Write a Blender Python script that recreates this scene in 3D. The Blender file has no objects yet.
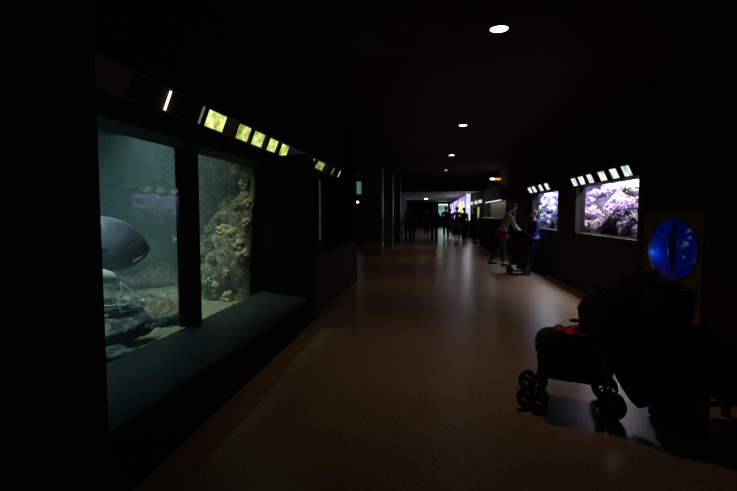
import bpy, bmesh, math, random
from mathutils import Vector, Matrix, noise
PI = math.pi
C = bpy.context.scene.collection
random.seed(7)

# ------------------------------------------------------------------ materials
def new_mat(name):
    m = bpy.data.materials.new(name); m.use_nodes = True
    nt = m.node_tree
    return m, nt, nt.nodes['Principled BSDF']

def mat(name, col, rough=.6, metal=0., bump=0., scale=30., var=0., spec=.5, coat=0., emit=None, es=0.):
    m, nt, b = new_mat(name)
    b.inputs['Roughness'].default_value = rough
    b.inputs['Metallic'].default_value = metal
    b.inputs['Specular IOR Level'].default_value = spec
    b.inputs['Coat Weight'].default_value = coat
    b.inputs['Base Color'].default_value = (*col, 1)
    tc = nt.nodes.new('ShaderNodeTexCoord')
    n = nt.nodes.new('ShaderNodeTexNoise'); n.inputs['Scale'].default_value = scale; n.inputs['Detail'].default_value = 5
    nt.links.new(tc.outputs['Object'], n.inputs['Vector'])
    r = nt.nodes.new('ShaderNodeValToRGB')
    r.color_ramp.elements[0].position = .3; r.color_ramp.elements[1].position = .7
    v = max(var, .06)
    r.color_ramp.elements[0].color = (*[c*(1-v) for c in col], 1)
    r.color_ramp.elements[1].color = (*[min(1, c*(1+v)) for c in col], 1)
    nt.links.new(n.outputs['Fac'], r.inputs['Fac']); nt.links.new(r.outputs['Color'], b.inputs['Base Color'])
    if bump:
        bp = nt.nodes.new('ShaderNodeBump'); bp.inputs['Strength'].default_value = bump; bp.inputs['Distance'].default_value = .02
        nt.links.new(n.outputs['Fac'], bp.inputs['Height']); nt.links.new(bp.outputs['Normal'], b.inputs['Normal'])
    if emit:
        b.inputs['Emission Color'].default_value = (*emit, 1); b.inputs['Emission Strength'].default_value = es
    return m

def mottled(name, cols, scale=8., rough=.8, bump=.6, dist=.03):
    m, nt, b = new_mat(name)
    b.inputs['Roughness'].default_value = rough
    tc = nt.nodes.new('ShaderNodeTexCoord')
    n = nt.nodes.new('ShaderNodeTexNoise'); n.inputs['Scale'].default_value = scale; n.inputs['Detail'].default_value = 8
    n.inputs['Roughness'].default_value = .7
    nt.links.new(tc.outputs['Object'], n.inputs['Vector'])
    r = nt.nodes.new('ShaderNodeValToRGB'); cr = r.color_ramp
    while len(cr.elements) < len(cols): cr.elements.new(.5)
    for i, c in enumerate(cols):
        cr.elements[i].position = .3 + .4*i/(len(cols)-1); cr.elements[i].color = (*c, 1)
    nt.links.new(n.outputs['Fac'], r.inputs['Fac']); nt.links.new(r.outputs['Color'], b.inputs['Base Color'])
    bp = nt.nodes.new('ShaderNodeBump'); bp.inputs['Strength'].default_value = bump; bp.inputs['Distance'].default_value = dist
    nt.links.new(n.outputs['Fac'], bp.inputs['Height']); nt.links.new(bp.outputs['Normal'], b.inputs['Normal'])
    return m

def woven(name, col, sx=60., sz=60., strength=.8):
    """fabric-like woven wall covering: a fine grid of raised threads"""
    m, nt, b = new_mat(name)
    b.inputs['Roughness'].default_value = .75
    tc = nt.nodes.new('ShaderNodeTexCoord')
    br = nt.nodes.new('ShaderNodeTexBrick'); br.inputs['Scale'].default_value = 1.
    br.inputs['Brick Width'].default_value = .05; br.inputs['Row Height'].default_value = .022
    br.inputs['Mortar Size'].default_value = .003
    br.inputs['Color1'].default_value = (*col, 1); br.inputs['Color2'].default_value = (*[c*1.3 for c in col], 1)
    br.inputs['Mortar'].default_value = (*[c*.35 for c in col], 1)
    sep = nt.nodes.new('ShaderNodeSeparateXYZ'); add = nt.nodes.new('ShaderNodeMath'); add.operation = 'ADD'
    cmb = nt.nodes.new('ShaderNodeCombineXYZ')
    nt.links.new(tc.outputs['Object'], sep.inputs[0])
    nt.links.new(sep.outputs['X'], add.inputs[0]); nt.links.new(sep.outputs['Y'], add.inputs[1])
    nt.links.new(add.outputs[0], cmb.inputs['X']); nt.links.new(sep.outputs['Z'], cmb.inputs['Y'])
    nt.links.new(cmb.outputs[0], br.inputs['Vector'])
    nt.links.new(br.outputs['Color'], b.inputs['Base Color'])
    bp = nt.nodes.new('ShaderNodeBump'); bp.inputs['Strength'].default_value = strength; bp.inputs['Distance'].default_value = .01
    bp.invert = True
    nt.links.new(br.outputs['Fac'], bp.inputs['Height']); nt.links.new(bp.outputs['Normal'], b.inputs['Normal'])
    return m

def emitter(name, col, strength):
    m = bpy.data.materials.new(name); m.use_nodes = True; nt = m.node_tree
    nt.nodes.remove(nt.nodes['Principled BSDF'])
    e = nt.nodes.new('ShaderNodeEmission'); e.inputs[0].default_value = (*col, 1); e.inputs[1].default_value = strength
    nt.links.new(e.outputs[0], nt.nodes['Material Output'].inputs[0])
    return m

def backlit(name, c1, c2, dark, strength, scale=9., seed=0.):
    """printed translucent species panel lit from behind: mottled picture plus a darker drawn figure"""
    m = bpy.data.materials.new(name); m.use_nodes = True; nt = m.node_tree
    nt.nodes.remove(nt.nodes['Principled BSDF'])
    tc = nt.nodes.new('ShaderNodeTexCoord')
    mp = nt.nodes.new('ShaderNodeMapping'); mp.inputs['Location'].default_value = (seed, seed*.7, seed*.3)
    n = nt.nodes.new('ShaderNodeTexNoise'); n.inputs['Scale'].default_value = scale; n.inputs['Detail'].default_value = 3
    r = nt.nodes.new('ShaderNodeValToRGB'); cr = r.color_ramp; cr.elements.new(.5)
    for e, p, c in zip(cr.elements, (.33, .47, .62), (dark, c1, c2)): e.position = p; e.color = (*c, 1)
    e = nt.nodes.new('ShaderNodeEmission'); e.inputs[1].default_value = strength
    nt.links.new(tc.outputs['Object'], mp.inputs[0]); nt.links.new(mp.outputs[0], n.inputs['Vector'])
    nt.links.new(n.outputs['Fac'], r.inputs[0]); nt.links.new(r.outputs[0], e.inputs[0])
    nt.links.new(e.outputs[0], nt.nodes['Material Output'].inputs[0])
    return m

def pane_mat(name, tint=(1, 1, 1), refl=1.0, rough=0.0):
    """clear acrylic: lets light straight through, mirrors by Fresnel"""
    m = bpy.data.materials.new(name); m.use_nodes = True; nt = m.node_tree
    nt.nodes.remove(nt.nodes['Principled BSDF'])
    t = nt.nodes.new('ShaderNodeBsdfTransparent'); t.inputs[0].default_value = (*tint, 1)
    g = nt.nodes.new('ShaderNodeBsdfGlossy'); g.inputs['Roughness'].default_value = rough
    f = nt.nodes.new('ShaderNodeFresnel'); f.inputs[0].default_value = 1.49
    mu = nt.nodes.new('ShaderNodeMath'); mu.operation = 'MULTIPLY'; mu.inputs[1].default_value = refl
    mx = nt.nodes.new('ShaderNodeMixShader')
    ge = nt.nodes.new('ShaderNodeNewGeometry'); inv = nt.nodes.new('ShaderNodeMath'); inv.operation = 'SUBTRACT'; inv.inputs[0].default_value = 1.
    m2 = nt.nodes.new('ShaderNodeMath'); m2.operation = 'MULTIPLY'
    nt.links.new(ge.outputs['Backfacing'], inv.inputs[1]); nt.links.new(f.outputs[0], mu.inputs[0])
    nt.links.new(mu.outputs[0], m2.inputs[0]); nt.links.new(inv.outputs[0], m2.inputs[1]); nt.links.new(m2.outputs[0], mx.inputs[0])
    nt.links.new(t.outputs[0], mx.inputs[1]); nt.links.new(g.outputs[0], mx.inputs[2])
    nt.links.new(mx.outputs[0], nt.nodes['Material Output'].inputs[0])
    return m

def water_mat(name, scat, absb, dens, adens):
    m = bpy.data.materials.new(name); m.use_nodes = True; nt = m.node_tree
    nt.nodes.remove(nt.nodes['Principled BSDF'])
    s = nt.nodes.new('ShaderNodeVolumeScatter'); s.inputs['Color'].default_value = (*scat, 1); s.inputs['Density'].default_value = dens
    s.inputs['Anisotropy'].default_value = .2
    a = nt.nodes.new('ShaderNodeVolumeAbsorption'); a.inputs['Color'].default_value = (*absb, 1); a.inputs['Density'].default_value = adens
    ad = nt.nodes.new('ShaderNodeAddShader')
    nt.links.new(s.outputs[0], ad.inputs[0]); nt.links.new(a.outputs[0], ad.inputs[1])
    nt.links.new(ad.outputs[0], nt.nodes['Material Output'].inputs['Volume'])
    return m

M = {}
M['wall'] = woven('woven_wall', (.022, .020, .016))
M['wall_brick'] = woven('woven_wall_low', (.028, .024, .018))
M['black_wall'] = mat('black_wall', (.006, .006, .0055), .85, bump=.2, spec=.1)
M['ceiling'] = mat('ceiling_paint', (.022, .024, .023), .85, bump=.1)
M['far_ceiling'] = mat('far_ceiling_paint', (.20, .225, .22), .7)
M['bench'] = mat('bench_top', (.017, .028, .026), .5, var=.5, scale=5, bump=.05, spec=.2)
M['bench_face'] = mat('bench_face', (.012, .011, .009), .8, bump=.1, spec=.1)
M['frame'] = mat('window_frame_black', (.012, .013, .012), .7, spec=.2)
M['reveal'] = mat('reveal_grey', (.16, .18, .18), .55)
M['brown'] = mat('brown_panel', (.12, .075, .045), .5, var=.2, scale=6)
M['pillar'] = mat('green_pillar', (.13, .28, .19), .5)
M['plinth'] = mat('pale_plinth', (.8, .75, .6), .6)
M['green_acrylic'] = mat('acrylic_edge', (.3, .6, .45), .3, emit=(.3, .7, .5), es=.05)
M['strip'] = mat('corner_strip_grey', (.30, .33, .32), .8, spec=.1)
M['black'] = mat('black_fabric', (.007, .007, .008), .85, bump=.4, scale=60)
M['charcoal'] = mat('charcoal_fabric', (.014, .014, .014), .9, bump=.6, scale=40)
M['red'] = mat('red_fabric', (.8, .006, .03), .7, bump=.3)
M['rubber'] = mat('rubber', (.012, .012, .012), .7)
M['metal_dark'] = mat('dark_metal', (.06, .06, .06), .35, metal=.8)
M['metal'] = mat('grey_metal', (.35, .35, .36), .35, metal=.9)
M['skin'] = mat('skin', (.62, .38, .27), .55, var=.1)
M['hair_brown'] = mat('hair_brown', (.10, .06, .035), .6, bump=.5, scale=80)
M['hair_fair'] = mat('hair_fair', (.3, .2, .1), .6, bump=.5, scale=80)
M['beige'] = mat('beige_jacket', (.78, .58, .37), .8, bump=.3)
M['blue'] = mat('blue_jacket', (.025, .025, .20), .7, bump=.3)
M['navy'] = mat('navy_cloth', (.02, .025, .05), .8, bump=.3)
M['grey'] = mat('grey_cloth', (.12, .12, .12), .8, bump=.3)
M['bag_red'] = mat('bag_red', (.38, .02, .03), .7, bump=.3)
M['dark_red'] = mat('dark_red_cloth', (.16, .02, .02), .8, bump=.3)
M['cream_cloth'] = mat('cream_cloth', (.5, .46, .38), .8, bump=.3)
M['white_plastic'] = mat('white_plastic', (.7, .7, .7), .4)
M['wood'] = mat('tan_wood', (.42, .26, .12), .5, var=.3, scale=12)
M['orange_wood'] = mat('orange_wood', (.40, .13, .04), .55, var=.25, scale=9)
M['pane'] = pane_mat('acrylic_pane', (.93, 1, .98), 1.15)
M['pane_clear'] = pane_mat('acrylic_pane_clear', (1, 1, 1), 1.0)

def floor_mat():
    m, nt, b = new_mat('speckled_floor')
    tc = nt.nodes.new('ShaderNodeTexCoord')
    n = nt.nodes.new('ShaderNodeTexNoise'); n.inputs['Scale'].default_value = 55; n.inputs['Detail'].default_value = 4; n.inputs['Roughness'].default_value = .8
    n2 = nt.nodes.new('ShaderNodeTexNoise'); n2.inputs['Scale'].default_value = 1.3; n2.inputs['Detail'].default_value = 3
    for q in (n, n2): nt.links.new(tc.outputs['Object'], q.inputs['Vector'])
    r = nt.nodes.new('ShaderNodeValToRGB'); cr = r.color_ramp
    cr.elements[0].position = .34; cr.elements[0].color = (.27, .16, .09, 1)
    cr.elements[1].position = .66; cr.elements[1].color = (.60, .43, .28, 1)
    mx = nt.nodes.new('ShaderNodeMixRGB'); mx.blend_type = 'MULTIPLY'; mx.inputs[0].default_value = .35
    nt.links.new(n.outputs['Fac'], r.inputs[0]); nt.links.new(r.outputs[0], mx.inputs[1]); nt.links.new(n2.outputs['Fac'], mx.inputs[2])
    nt.links.new(mx.outputs[0], b.inputs['Base Color'])
    b.inputs['Roughness'].default_value = .27; b.inputs['Specular IOR Level'].default_value = .28
    bp = nt.nodes.new('ShaderNodeBump'); bp.inputs['Strength'].default_value = .18; bp.inputs['Distance'].default_value = .004
    nt.links.new(n.outputs['Fac'], bp.inputs['Height']); nt.links.new(bp.outputs['Normal'], b.inputs['Normal'])
    return m
M['floor'] = floor_mat()

# ------------------------------------------------------------------ object helpers
def tag(o, label=None, cat=None, group=None, kind=None):
    if label: o['label'] = label
    if cat: o['category'] = cat
    if group: o['group'] = group
    if kind: o['kind'] = kind
    return o

def thing(name, label, cat, loc=(0, 0, 0), rz=0., group=None):
    o = bpy.data.objects.new(name, None); C.objects.link(o)
    o.empty_display_size = .1
    o.location = loc; o.rotation_euler = (0, 0, rz)
    return tag(o, label, cat, group)

def copy_tree(o, parent=None):
    c = o.copy(); C.objects.link(c)
    if parent: c.parent = parent
    for ch in list(o.children): copy_tree(ch, c)
    return c

class MB:
    def __init__(s): s.bm = bmesh.new()
    def box(s, lo, hi):
        m = Matrix.Translation([(a+b)/2 for a, b in zip(lo, hi)]) @ Matrix.Diagonal([b-a for a, b in zip(lo, hi)]+[1])
        bmesh.ops.create_cube(s.bm, size=1, matrix=m); return s
    def obox(s, c, size, rot):
        m = Matrix.Translation(c) @ rot.to_4x4() @ Matrix.Diagonal([*size, 1])
        bmesh.ops.create_cube(s.bm, size=1, matrix=m); return s
    def prism(s, pts, z0, z1):
        a = [s.bm.verts.new((x, y, z0)) for x, y in pts]; b = [s.bm.verts.new((x, y, z1)) for x, y in pts]
        n = len(pts); s.bm.faces.new(a[::-1]); s.bm.faces.new(b)
        for i in range(n): s.bm.faces.new((a[i], a[(i+1) % n], b[(i+1) % n], b[i]))
        bmesh.ops.recalc_face_normals(s.bm, faces=s.bm.faces); return s
    def hull(s, pts):
        vs = [s.bm.verts.new(p) for p in pts]; bmesh.ops.convex_hull(s.bm, input=vs); return s
    def tube(s, path, r, n=8, cap=True):
        path = [Vector(p) for p in path]; rs = r if isinstance(r, (list, tuple)) else [r]*len(path)
        rings = []; prev = None
        for i, p in enumerate(path):
            t = (path[min(i+1, len(path)-1)] - path[max(i-1, 0)]).normalized()
            if prev is None:
                u = t.orthogonal().normalized()
            else:
                u = (prev - t*prev.dot(t)).normalized()
            prev = u; v = t.cross(u)
            rings.append([s.bm.verts.new(p + (u*math.cos(2*PI*k/n)+v*math.sin(2*PI*k/n))*rs[i]) for k in range(n)])
        for a, b in zip(rings, rings[1:]):
            for k in range(n): s.bm.faces.new((a[k], a[(k+1) % n], b[(k+1) % n], b[k]))
        if cap: s.bm.faces.new(rings[0][::-1]); s.bm.faces.new(rings[-1])
        return s
    def ball(s, c, r, sub=2, rot=None):
        rr = r if isinstance(r, (list, tuple)) else (r, r, r)
        m = Matrix.Translation(c) @ (rot.to_4x4() if rot else Matrix.Identity(4)) @ Matrix.Diagonal([*rr, 1])
        bmesh.ops.create_icosphere(s.bm, subdivisions=sub, radius=1, matrix=m); return s
    def cyl(s, c, r, h, axis='z', n=20, r2=None):
        R = {'z': Matrix.Identity(4), 'x': Matrix.Rotation(PI/2, 4, 'Y'), 'y': Matrix.Rotation(PI/2, 4, 'X')}[axis]
        bmesh.ops.create_cone(s.bm, cap_ends=True, segments=n, radius1=r, radius2=r if r2 is None else r2, depth=h,
                              matrix=Matrix.Translation(c) @ R); return s
    def torus(s, c, R, r, axis='y', n=20, k=8):
        rings = []
        for i in range(n):
            a = 2*PI*i/n; ring = []
            for j in range(k):
                b = 2*PI*j/k; q = R + r*math.cos(b); w = r*math.sin(b)
                p = {'y': (q*math.cos(a), w, q*math.sin(a)), 'x': (w, q*math.cos(a), q*math.sin(a)), 'z': (q*math.cos(a), q*math.sin(a), w)}[axis]
                ring.append(s.bm.verts.new((c[0]+p[0], c[1]+p[1], c[2]+p[2])))
            rings.append(ring)
        for i in range(n):
            a, b = rings[i], rings[(i+1) % n]
            for j in range(k): s.bm.faces.new((a[j], b[j], b[(j+1) % k], a[(j+1) % k]))
        return s
    def displace(s, amp, scale, seed=0.):
        s.bm.normal_update()
        off = Vector((seed, seed*1.3, seed*.7))
        mv = [(v, v.normal*noise.fractal(v.co*scale+off, 1., 2., 4)*amp) for v in s.bm.verts]
        for v, d in mv: v.co += d
        return s
    def build(s, name, m, parent=None, smooth=False, bevel=0., subsurf=0):
        bmesh.ops.recalc_face_normals(s.bm, faces=s.bm.faces)
        me = bpy.data.meshes.new(name); s.bm.to_mesh(me); s.bm.free()
        o = bpy.data.objects.new(name, me); C.objects.link(o)
        if m: me.materials.append(m)
        if parent: o.parent = parent
        if smooth: me.polygons.foreach_set('use_smooth', [True]*len(me.polygons))
        if bevel:
            b = o.modifiers.new('bevel', 'BEVEL'); b.width = bevel; b.segments = 2; b.limit_method = 'ANGLE'
        if subsurf:
            q = o.modifiers.new('sub', 'SUBSURF'); q.levels = subsurf; q.render_levels = subsurf
        return o

def struct(name, mb, m, parent=None, **k):
    o = mb.build(name, m, parent, **k)
    if parent is None: o['kind'] = 'structure'
    return o

def light(name, kind, loc, energy, col, target=None, parent=None, **kw):
    l = bpy.data.lights.new(name, kind); l.energy = energy; l.color = col
    for k, v in kw.items(): setattr(l, k, v)
    o = bpy.data.objects.new(name, l); C.objects.link(o); o.location = loc
    if target is not None:
        o.rotation_euler = (Vector(target)-Vector(loc)).to_track_quat('-Z', 'Y').to_euler()
    if parent: o.parent = parent
    return o

# ------------------------------------------------------------------ room shell
XL, XR, G = -1.43, 2.6, -2.11
CZ = 3.0
struct('floor', MB().box((-6.5, -3, -.1), (4.2, 48, 0)), M['floor'])
struct('ceiling', MB().box((-6.5, -3, CZ), (4.2, 24, CZ+.1)), M['ceiling'])
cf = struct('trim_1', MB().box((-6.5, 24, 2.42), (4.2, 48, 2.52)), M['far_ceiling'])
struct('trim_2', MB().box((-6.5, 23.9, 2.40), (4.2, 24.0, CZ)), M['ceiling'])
struct('wall_back', MB().box((-6.5, -3.1, 0), (4.2, -3, CZ)), M['black_wall'])
struct('wall_far', MB().box((-6.5, 48, 0), (4.2, 48.1, CZ)), M['black_wall'])

# left wall: near pillar, bench section, splayed pier, second bay with parapet
lw = struct('wall_left', MB().box((G, -3, 0), (XL, 1.94, CZ)), M['wall'])
struct('pier', MB().prism([(XL, 5.40), (XL, 5.86), (-2.16, 5.86), (-2.16, 5.80), (G, 5.80)], 0, 2.03), M['black_wall'], lw)
struct('bench_front', MB().box((-1.50, 1.94, 0), (XL, 5.40, .32)), M['bench_face'], lw)
struct('header', MB().prism([(-1.85, 1.94), (-1.85, 5.64), (-2.16, 5.80), (-2.16, 1.94)], 1.90, 2.03), M['frame'], lw)
struct('upper_wall', MB().box((-2.16, 1.94, 2.175), (-1.74, 5.86, CZ)), M['black_wall'], lw)
struct('parapet', MB().box((-2.16, 5.86, 0), (XL, 9.42, .80)), M['wall_brick'], lw)
struct('upper_wall', MB().box((-2.16, 5.86, 2.2), (-1.74, 9.42, CZ)), M['black_wall'], lw)
struct('header', MB().box((-2.16, 5.86, 1.97), (-1.82, 9.42, 2.06)), M['frame'], lw)
struct('pier', MB().box((-2.16, 9.3, .80), (-1.50, 9.42, 2.2)), M['black_wall'], lw)
struct('return_wall', MB().box((-6.0, 9.42, 0), (-1.46, 9.55, CZ)), M['black_wall'], lw)
bt = struct('trim_3', MB().prism([(-1.42, 1.94), (-1.42, 5.41), (G, 5.81), (G, 1.94)], .32, .36), M['bench'], bevel=.008)

# slanted information strips above the windows (brown boards)
def strip(y0, y1, name, par):
    mb = MB().hull([(-1.80, y0, 2.03), (-1.80, y1, 2.03), (-1.735, y0, 2.185), (-1.735, y1, 2.185), (-1.86, y0, 2.03), (-1.86, y1, 2.03), (-1.86, y0, 2.185), (-1.86, y1, 2.185)])
    return struct(name, mb, M['brown'], par)
strip(1.94, 5.86, 'slanted_board', lw)
strip(5.86, 9.3, 'slanted_board', lw)

# window 1: two big panes, mullion
w1 = struct('window_1', MB().box((G-.045, 3.87, .362), (G+.02, 4.17, 1.90)).box((G-.05, 1.94, 1.91), (G+.10, 5.8, 1.95)), M['frame'], bevel=.004)
struct('pane', MB().box((G-.03, 1.9, .34), (G, 3.87, 1.95)), M['pane'], w1)
struct('pane', MB().box((G-.03, 4.17, .34), (G, 5.80, 1.95)), M['pane'], w1)
# window 2
w2 = struct('window_2', MB().box((G-.05, 5.86, .78), (G+.03, 5.98, 2.0)).box((G-.05, 7.55, .8), (G+.08, 8.45, 2.0)).box((G-.05, 9.1, .8), (G+.05, 9.3, 2.0)), M['frame'])
struct('pane', MB().box((G-.02, 8.45, .80), (G, 9.12, 1.99)), M['pane'], w2)
struct('pane', MB().box((G-.02, 5.98, .80), (G, 7.55, 1.99)), M['pane'], w2)
struct('pane_edge', MB().box((G-.01, 9.08, .82), (G+.015, 9.11, 1.97)), M['green_acrylic'], w2)

# ------------------------------------------------------------------ right wall
rw = struct('wall_right', MB()
    .box((XR, 9.07, 0), (XR+.15, 10.3, CZ))
    .box((XR, 6.45, 0), (XR+.15, 9.07, 1.0)).box((XR, 6.45, 1.815), (XR+.15, 9.07, CZ))
    .box((XR, 10.3, 0), (XR+.15, 12.75, .99)).box((XR, 10.3, 1.83), (XR+.15, 12.75, CZ))
    .box((XR, 12.75, 0), (XR+.15, 24, CZ))
    .box((XR, 6.27, 0), (XR+.15, 6.45, CZ)), M['wall'])
px0, px1 = Vector((2.62, 6.27, 0)), Vector((2.95, 5.60, 0))
struct('wall_segment', MB().box((2.95, -3, 0), (3.1, 5.62, CZ)), M['wall'], rw)
struct('wall_segment', MB().prism([(2.62, 6.30), (2.97, 5.58), (3.1, 5.62), (2.75, 6.36)], 1.38, CZ), M['wall'], rw)
struct('wall_segment', MB().prism([(2.6, 24), (2.15, 28), (2.15, 48), (2.4, 48), (2.75, 24)], 0, CZ), M['black_wall'], rw)
struct('wall_segment', MB().box((-2.9, 24, 0), (-1.95, 48, CZ)), M['black_wall'], rw)

# left far: pillars with pale plinths
def pillar(name, x0, x1, y0, y1, z1, plinth=True):
    p = struct(name, MB().box((x0, y0, 0), (x1, y1, z1)), M['pillar'])
    if plinth: struct('plinth', MB().box((x0-.012, y0-.012, 0), (x1+.012, y1+.012, .27)), M['plinth'], p)
    struct('corner_strip', MB().box((x1-.01, y0-.014, .27), (x1+.012, y0+.02, z1-.005)), M['strip'], p)
    return p
pillar('trim_4', -2.49, -1.74, 17.4, 18.2, CZ)
pillar('trim_5', -1.95, -1.52, 19.6, 20.3, CZ, False)
pillar('trim_6', -1.75, -1.34, 21.9, 22.5, CZ, False)
pillar('trim_7', -1.75, -1.50, 26.5, 27.1, 2.42, False)
pillar('trim_8', -1.80, -1.60, 31.5, 32.1, 2.42, False)
struct('wall_side', MB().box((-5.2, 9.55, 0), (-5.1, 24, CZ)), M['black_wall'])

# ------------------------------------------------------------------ left aquarium interior
M['tank_bg'] = mottled('tank_backdrop', [(.05, .10, .11), (.10, .17, .17), (.22, .28, .24)], 2.2, bump=.9, dist=.1)
M['rock'] = mottled('tank_rock', [(.05, .05, .035), (.24, .22, .15), (.62, .58, .44)], 13., bump=1., dist=.05)
M['rock_dark'] = mottled('slate_rock', [(.012, .018, .016), (.05, .07, .06), (.42, .48, .40)], 9., bump=1., dist=.08)
M['green_rock'] = mottled('algae_rock', [(.02, .03, .02), (.13, .13, .07), (.55, .50, .34)], 17., bump=1., dist=.05)
M['sand'] = mottled('tank_sand', [(.07, .09, .05), (.15, .18, .10), (.30, .32, .20)], 14., bump=.5)
M['water'] = water_mat('tank_water', (.45, .72, .84), (.27, .56, .68), .088, .11)

struct('wall_tank', MB()
    .box((-7.6, 1.2, 0), (-7.4, 12.5, 2.9)).box((-7.6, 1.0, 0), (-2.2, 1.2, 2.9)).box((-7.6, 9.6, 0), (-2.4, 9.8, 2.9)).prism([(-7.41, 7.6), (-7.41, 9.61), (-4.6, 9.61), (-6.3, 8.9)], 0, 2.89), M['tank_bg'])
struct('wall_divider', MB().box((-2.9, 7.2, .0), (-2.16, 7.3, 2.9)), M['black_wall'])

def terrain(name, x0, x1, y0, y1, fn, nx, ny, m, **k):
    mb = MB(); g = [[mb.bm.verts.new((x0+(x1-x0)*i/nx, y0+(y1-y0)*j/ny, fn(x0+(x1-x0)*i/nx, y0+(y1-y0)*j/ny))) for j in range(ny+1)] for i in range(nx+1)]
    for i in range(nx):
        for j in range(ny): mb.bm.faces.new((g[i][j], g[i+1][j], g[i+1][j+1], g[i][j+1]))
    return mb.build(name, m, smooth=True, **k)
def sand_z(x, y):
    return .30 + .10*noise.noise(Vector((x*1.1, y*1.1, 0))) + max(0, -x-3.4)*.10 + max(0, y-6)*.05
o = terrain('sandy_bed', -7.4, G-.04, 1.2, 9.6, sand_z, 50, 70, M['sand'])
tag(o, 'pale greenish sandy bed inside the large left aquarium', 'sand', kind='stuff')

# rock face behind the right-hand pane, running diagonally into the water
def rock_d(p, u, v):
    return (.24*noise.fractal(p*1.1+Vector((3, 1, 2)), 1, 2, 5) + .15*noise.fractal(p*4, 1, 2, 3) + .75*(1-v)**2.2)*min(1, .12+(1-u)*9)
def rock_face():
    mb = MB(); nu, nv = 90, 46; g = []
    for i in range(nu+1):
        u = i/nu; row = []
        bx = -5.3 + u*3.13; by = 8.7 - 2.75*u**1.2
        for j in range(nv+1):
            v = j/nv; z = .15 + 2.3*v
            p = Vector((bx, by, z))
            d = rock_d(p, u, v)
            row.append(mb.bm.verts.new((bx - d*.55, by - d*.9 - .2*u, z)))
        g.append(row)
    for i in range(nu):
        for j in range(nv): mb.bm.faces.new((g[i][j], g[i+1][j], g[i+1][j+1], g[i][j+1]))
    o = mb.build('rock_face', M['green_rock'], smooth=True)
    s = o.modifiers.new('solid', 'SOLIDIFY'); s.thickness = .04; s.offset = 0
    return o
tag(rock_face(), 'mossy green and brown rock face behind the right pane of the large left aquarium', 'rock')

def lump_rock(name, c, r, m, seed, amp=.35, label='', cat='rock', group=None, rz=0., sc=2.2, sub=4):
    mb = MB().ball((0, 0, 0), r, sub)
    k = max(r)
    mb.displace(amp*k, sc/k*.6, seed)
    o = mb.build(name, m, smooth=True); o.location = c; o.rotation_euler = (0, 0, rz)
    return tag(o, label, cat, group)

# rocks near the glass, lower left of the window
lump_rock('flat_rock', (-2.72, 4.25, .37), (.46, .26, .10), M['rock'], 3, .26, 'pale knobbly flat rock on the sand beside the window mullion', rz=.5, sc=6)
lump_rock('flat_rock', (-2.95, 4.85, .40), (.40, .22, .07), M['rock_dark'], 9, .16, 'dark rock lying behind the pale flat rock near the mullion', rz=.3, sc=6)
lump_rock('flat_rock', (-4.2, 6.3, .40), (.8, .45, .17), M['green_rock'], 14, .4, 'broad mossy boulder in the blue distance behind the flat rocks', rz=.2)
lump_rock('flat_rock', (-5.6, 6.6, .8), (1.5, .9, .75), M['tank_bg'], 19, .4, 'large hazy boulder at the back of the left aquarium below the reflection', rz=.2)
lump_rock('flat_rock', (-6.3, 5.0, .7), (1.2, .9, .6), M['tank_bg'], 23, .4, 'hazy rounded boulder at the back of the aquarium behind the large fish', rz=.7)
# slate slabs, stacked
slabs = [(-2.52, 3.05, .36, .50, .16, .035, .55, 'lowest slate slab close to the glass in the bottom left corner of the aquarium'),
         (-2.62, 3.30, .42, .46, .15, .05, .8, 'second slate slab up in the pile at the bottom left of the aquarium'),
         (-2.66, 3.50, .45, .44, .12, .03, .35, 'middle slate slab with pale edge in the pile below the large fish'),
         (-2.86, 3.55, .50, .46, .12, .03, 1.0, 'upper slate slab tilted in the pile below the large fish'),
         (-2.92, 3.85, .54, .42, .10, .03, .6, 'topmost slate slab of the pile, its tip towards the flat rock'),
         (-2.45, 3.55, .36, .30, .10, .045, 1.15, 'narrow slate slab leaning against the pile next to the glass')]
for i, (x, y, z, a, b, c_, rz, lb) in enumerate(slabs):
    o = lump_rock('slate_slab', (x, y, z), (a, b, c_), M['rock_dark'], 30+i*4, .10, lb, 'rock', rz=rz, sc=7)
    o.rotation_euler = (.25*math.sin(i*2), .12*math.cos(i*3), rz)

# encrusting corals over the rock face (in front of it as seen through the right pane)
def coral_lump(name, r, n, m, seed, squash=.7, knob=.28, sub=2):
    rnd = random.Random(seed); mb = MB(); mb.ball((0, 0, 0), (r*.8, r*.8, r*.8*squash), 2)
    for i in range(n):
        th = rnd.uniform(0, 2*PI); ph = math.acos(rnd.uniform(-.3, 1))
        d = Vector((math.sin(ph)*math.cos(th), math.sin(ph)*math.sin(th), math.cos(ph)*squash))
        k = r*knob*rnd.uniform(.6, 1.2)
        mb.ball(d*r*.85, (k, k, k*.9), sub-1 if k < .03 else sub)
    return mb.build(name, m, smooth=True)
def coral_branch(name, r, n, m, seed, up=1.):
    rnd = random.Random(seed); mb = MB()
    for i in range(n):
        th = rnd.uniform(0, 2*PI); sp = rnd.uniform(.1, .9)
        p = Vector((0, 0, 0)); d = Vector((math.cos(th)*sp, math.sin(th)*sp, up)).normalized(); path = [p.copy()]
        for k in range(4):
            d = (d + Vector((rnd.uniform(-.4, .4), rnd.uniform(-.4, .4), rnd.uniform(-.1, .3)))).normalized()
            p = p + d*r*.27; path.append(p.copy())
        w = r*.07
        mb.tube(path, [w*1.3, w*1.15, w, w*.85, w*.5], 6)
        q = path[2]; e = q + (d+Vector((rnd.uniform(-1, 1), rnd.uniform(-1, 1), .2))).normalized()*r*.3
        mb.tube([q, (q+e)/2+Vector((0, 0, .02*r)), e], [w, w*.8, w*.45], 6)
    return mb.build(name, m, smooth=True)
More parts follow.
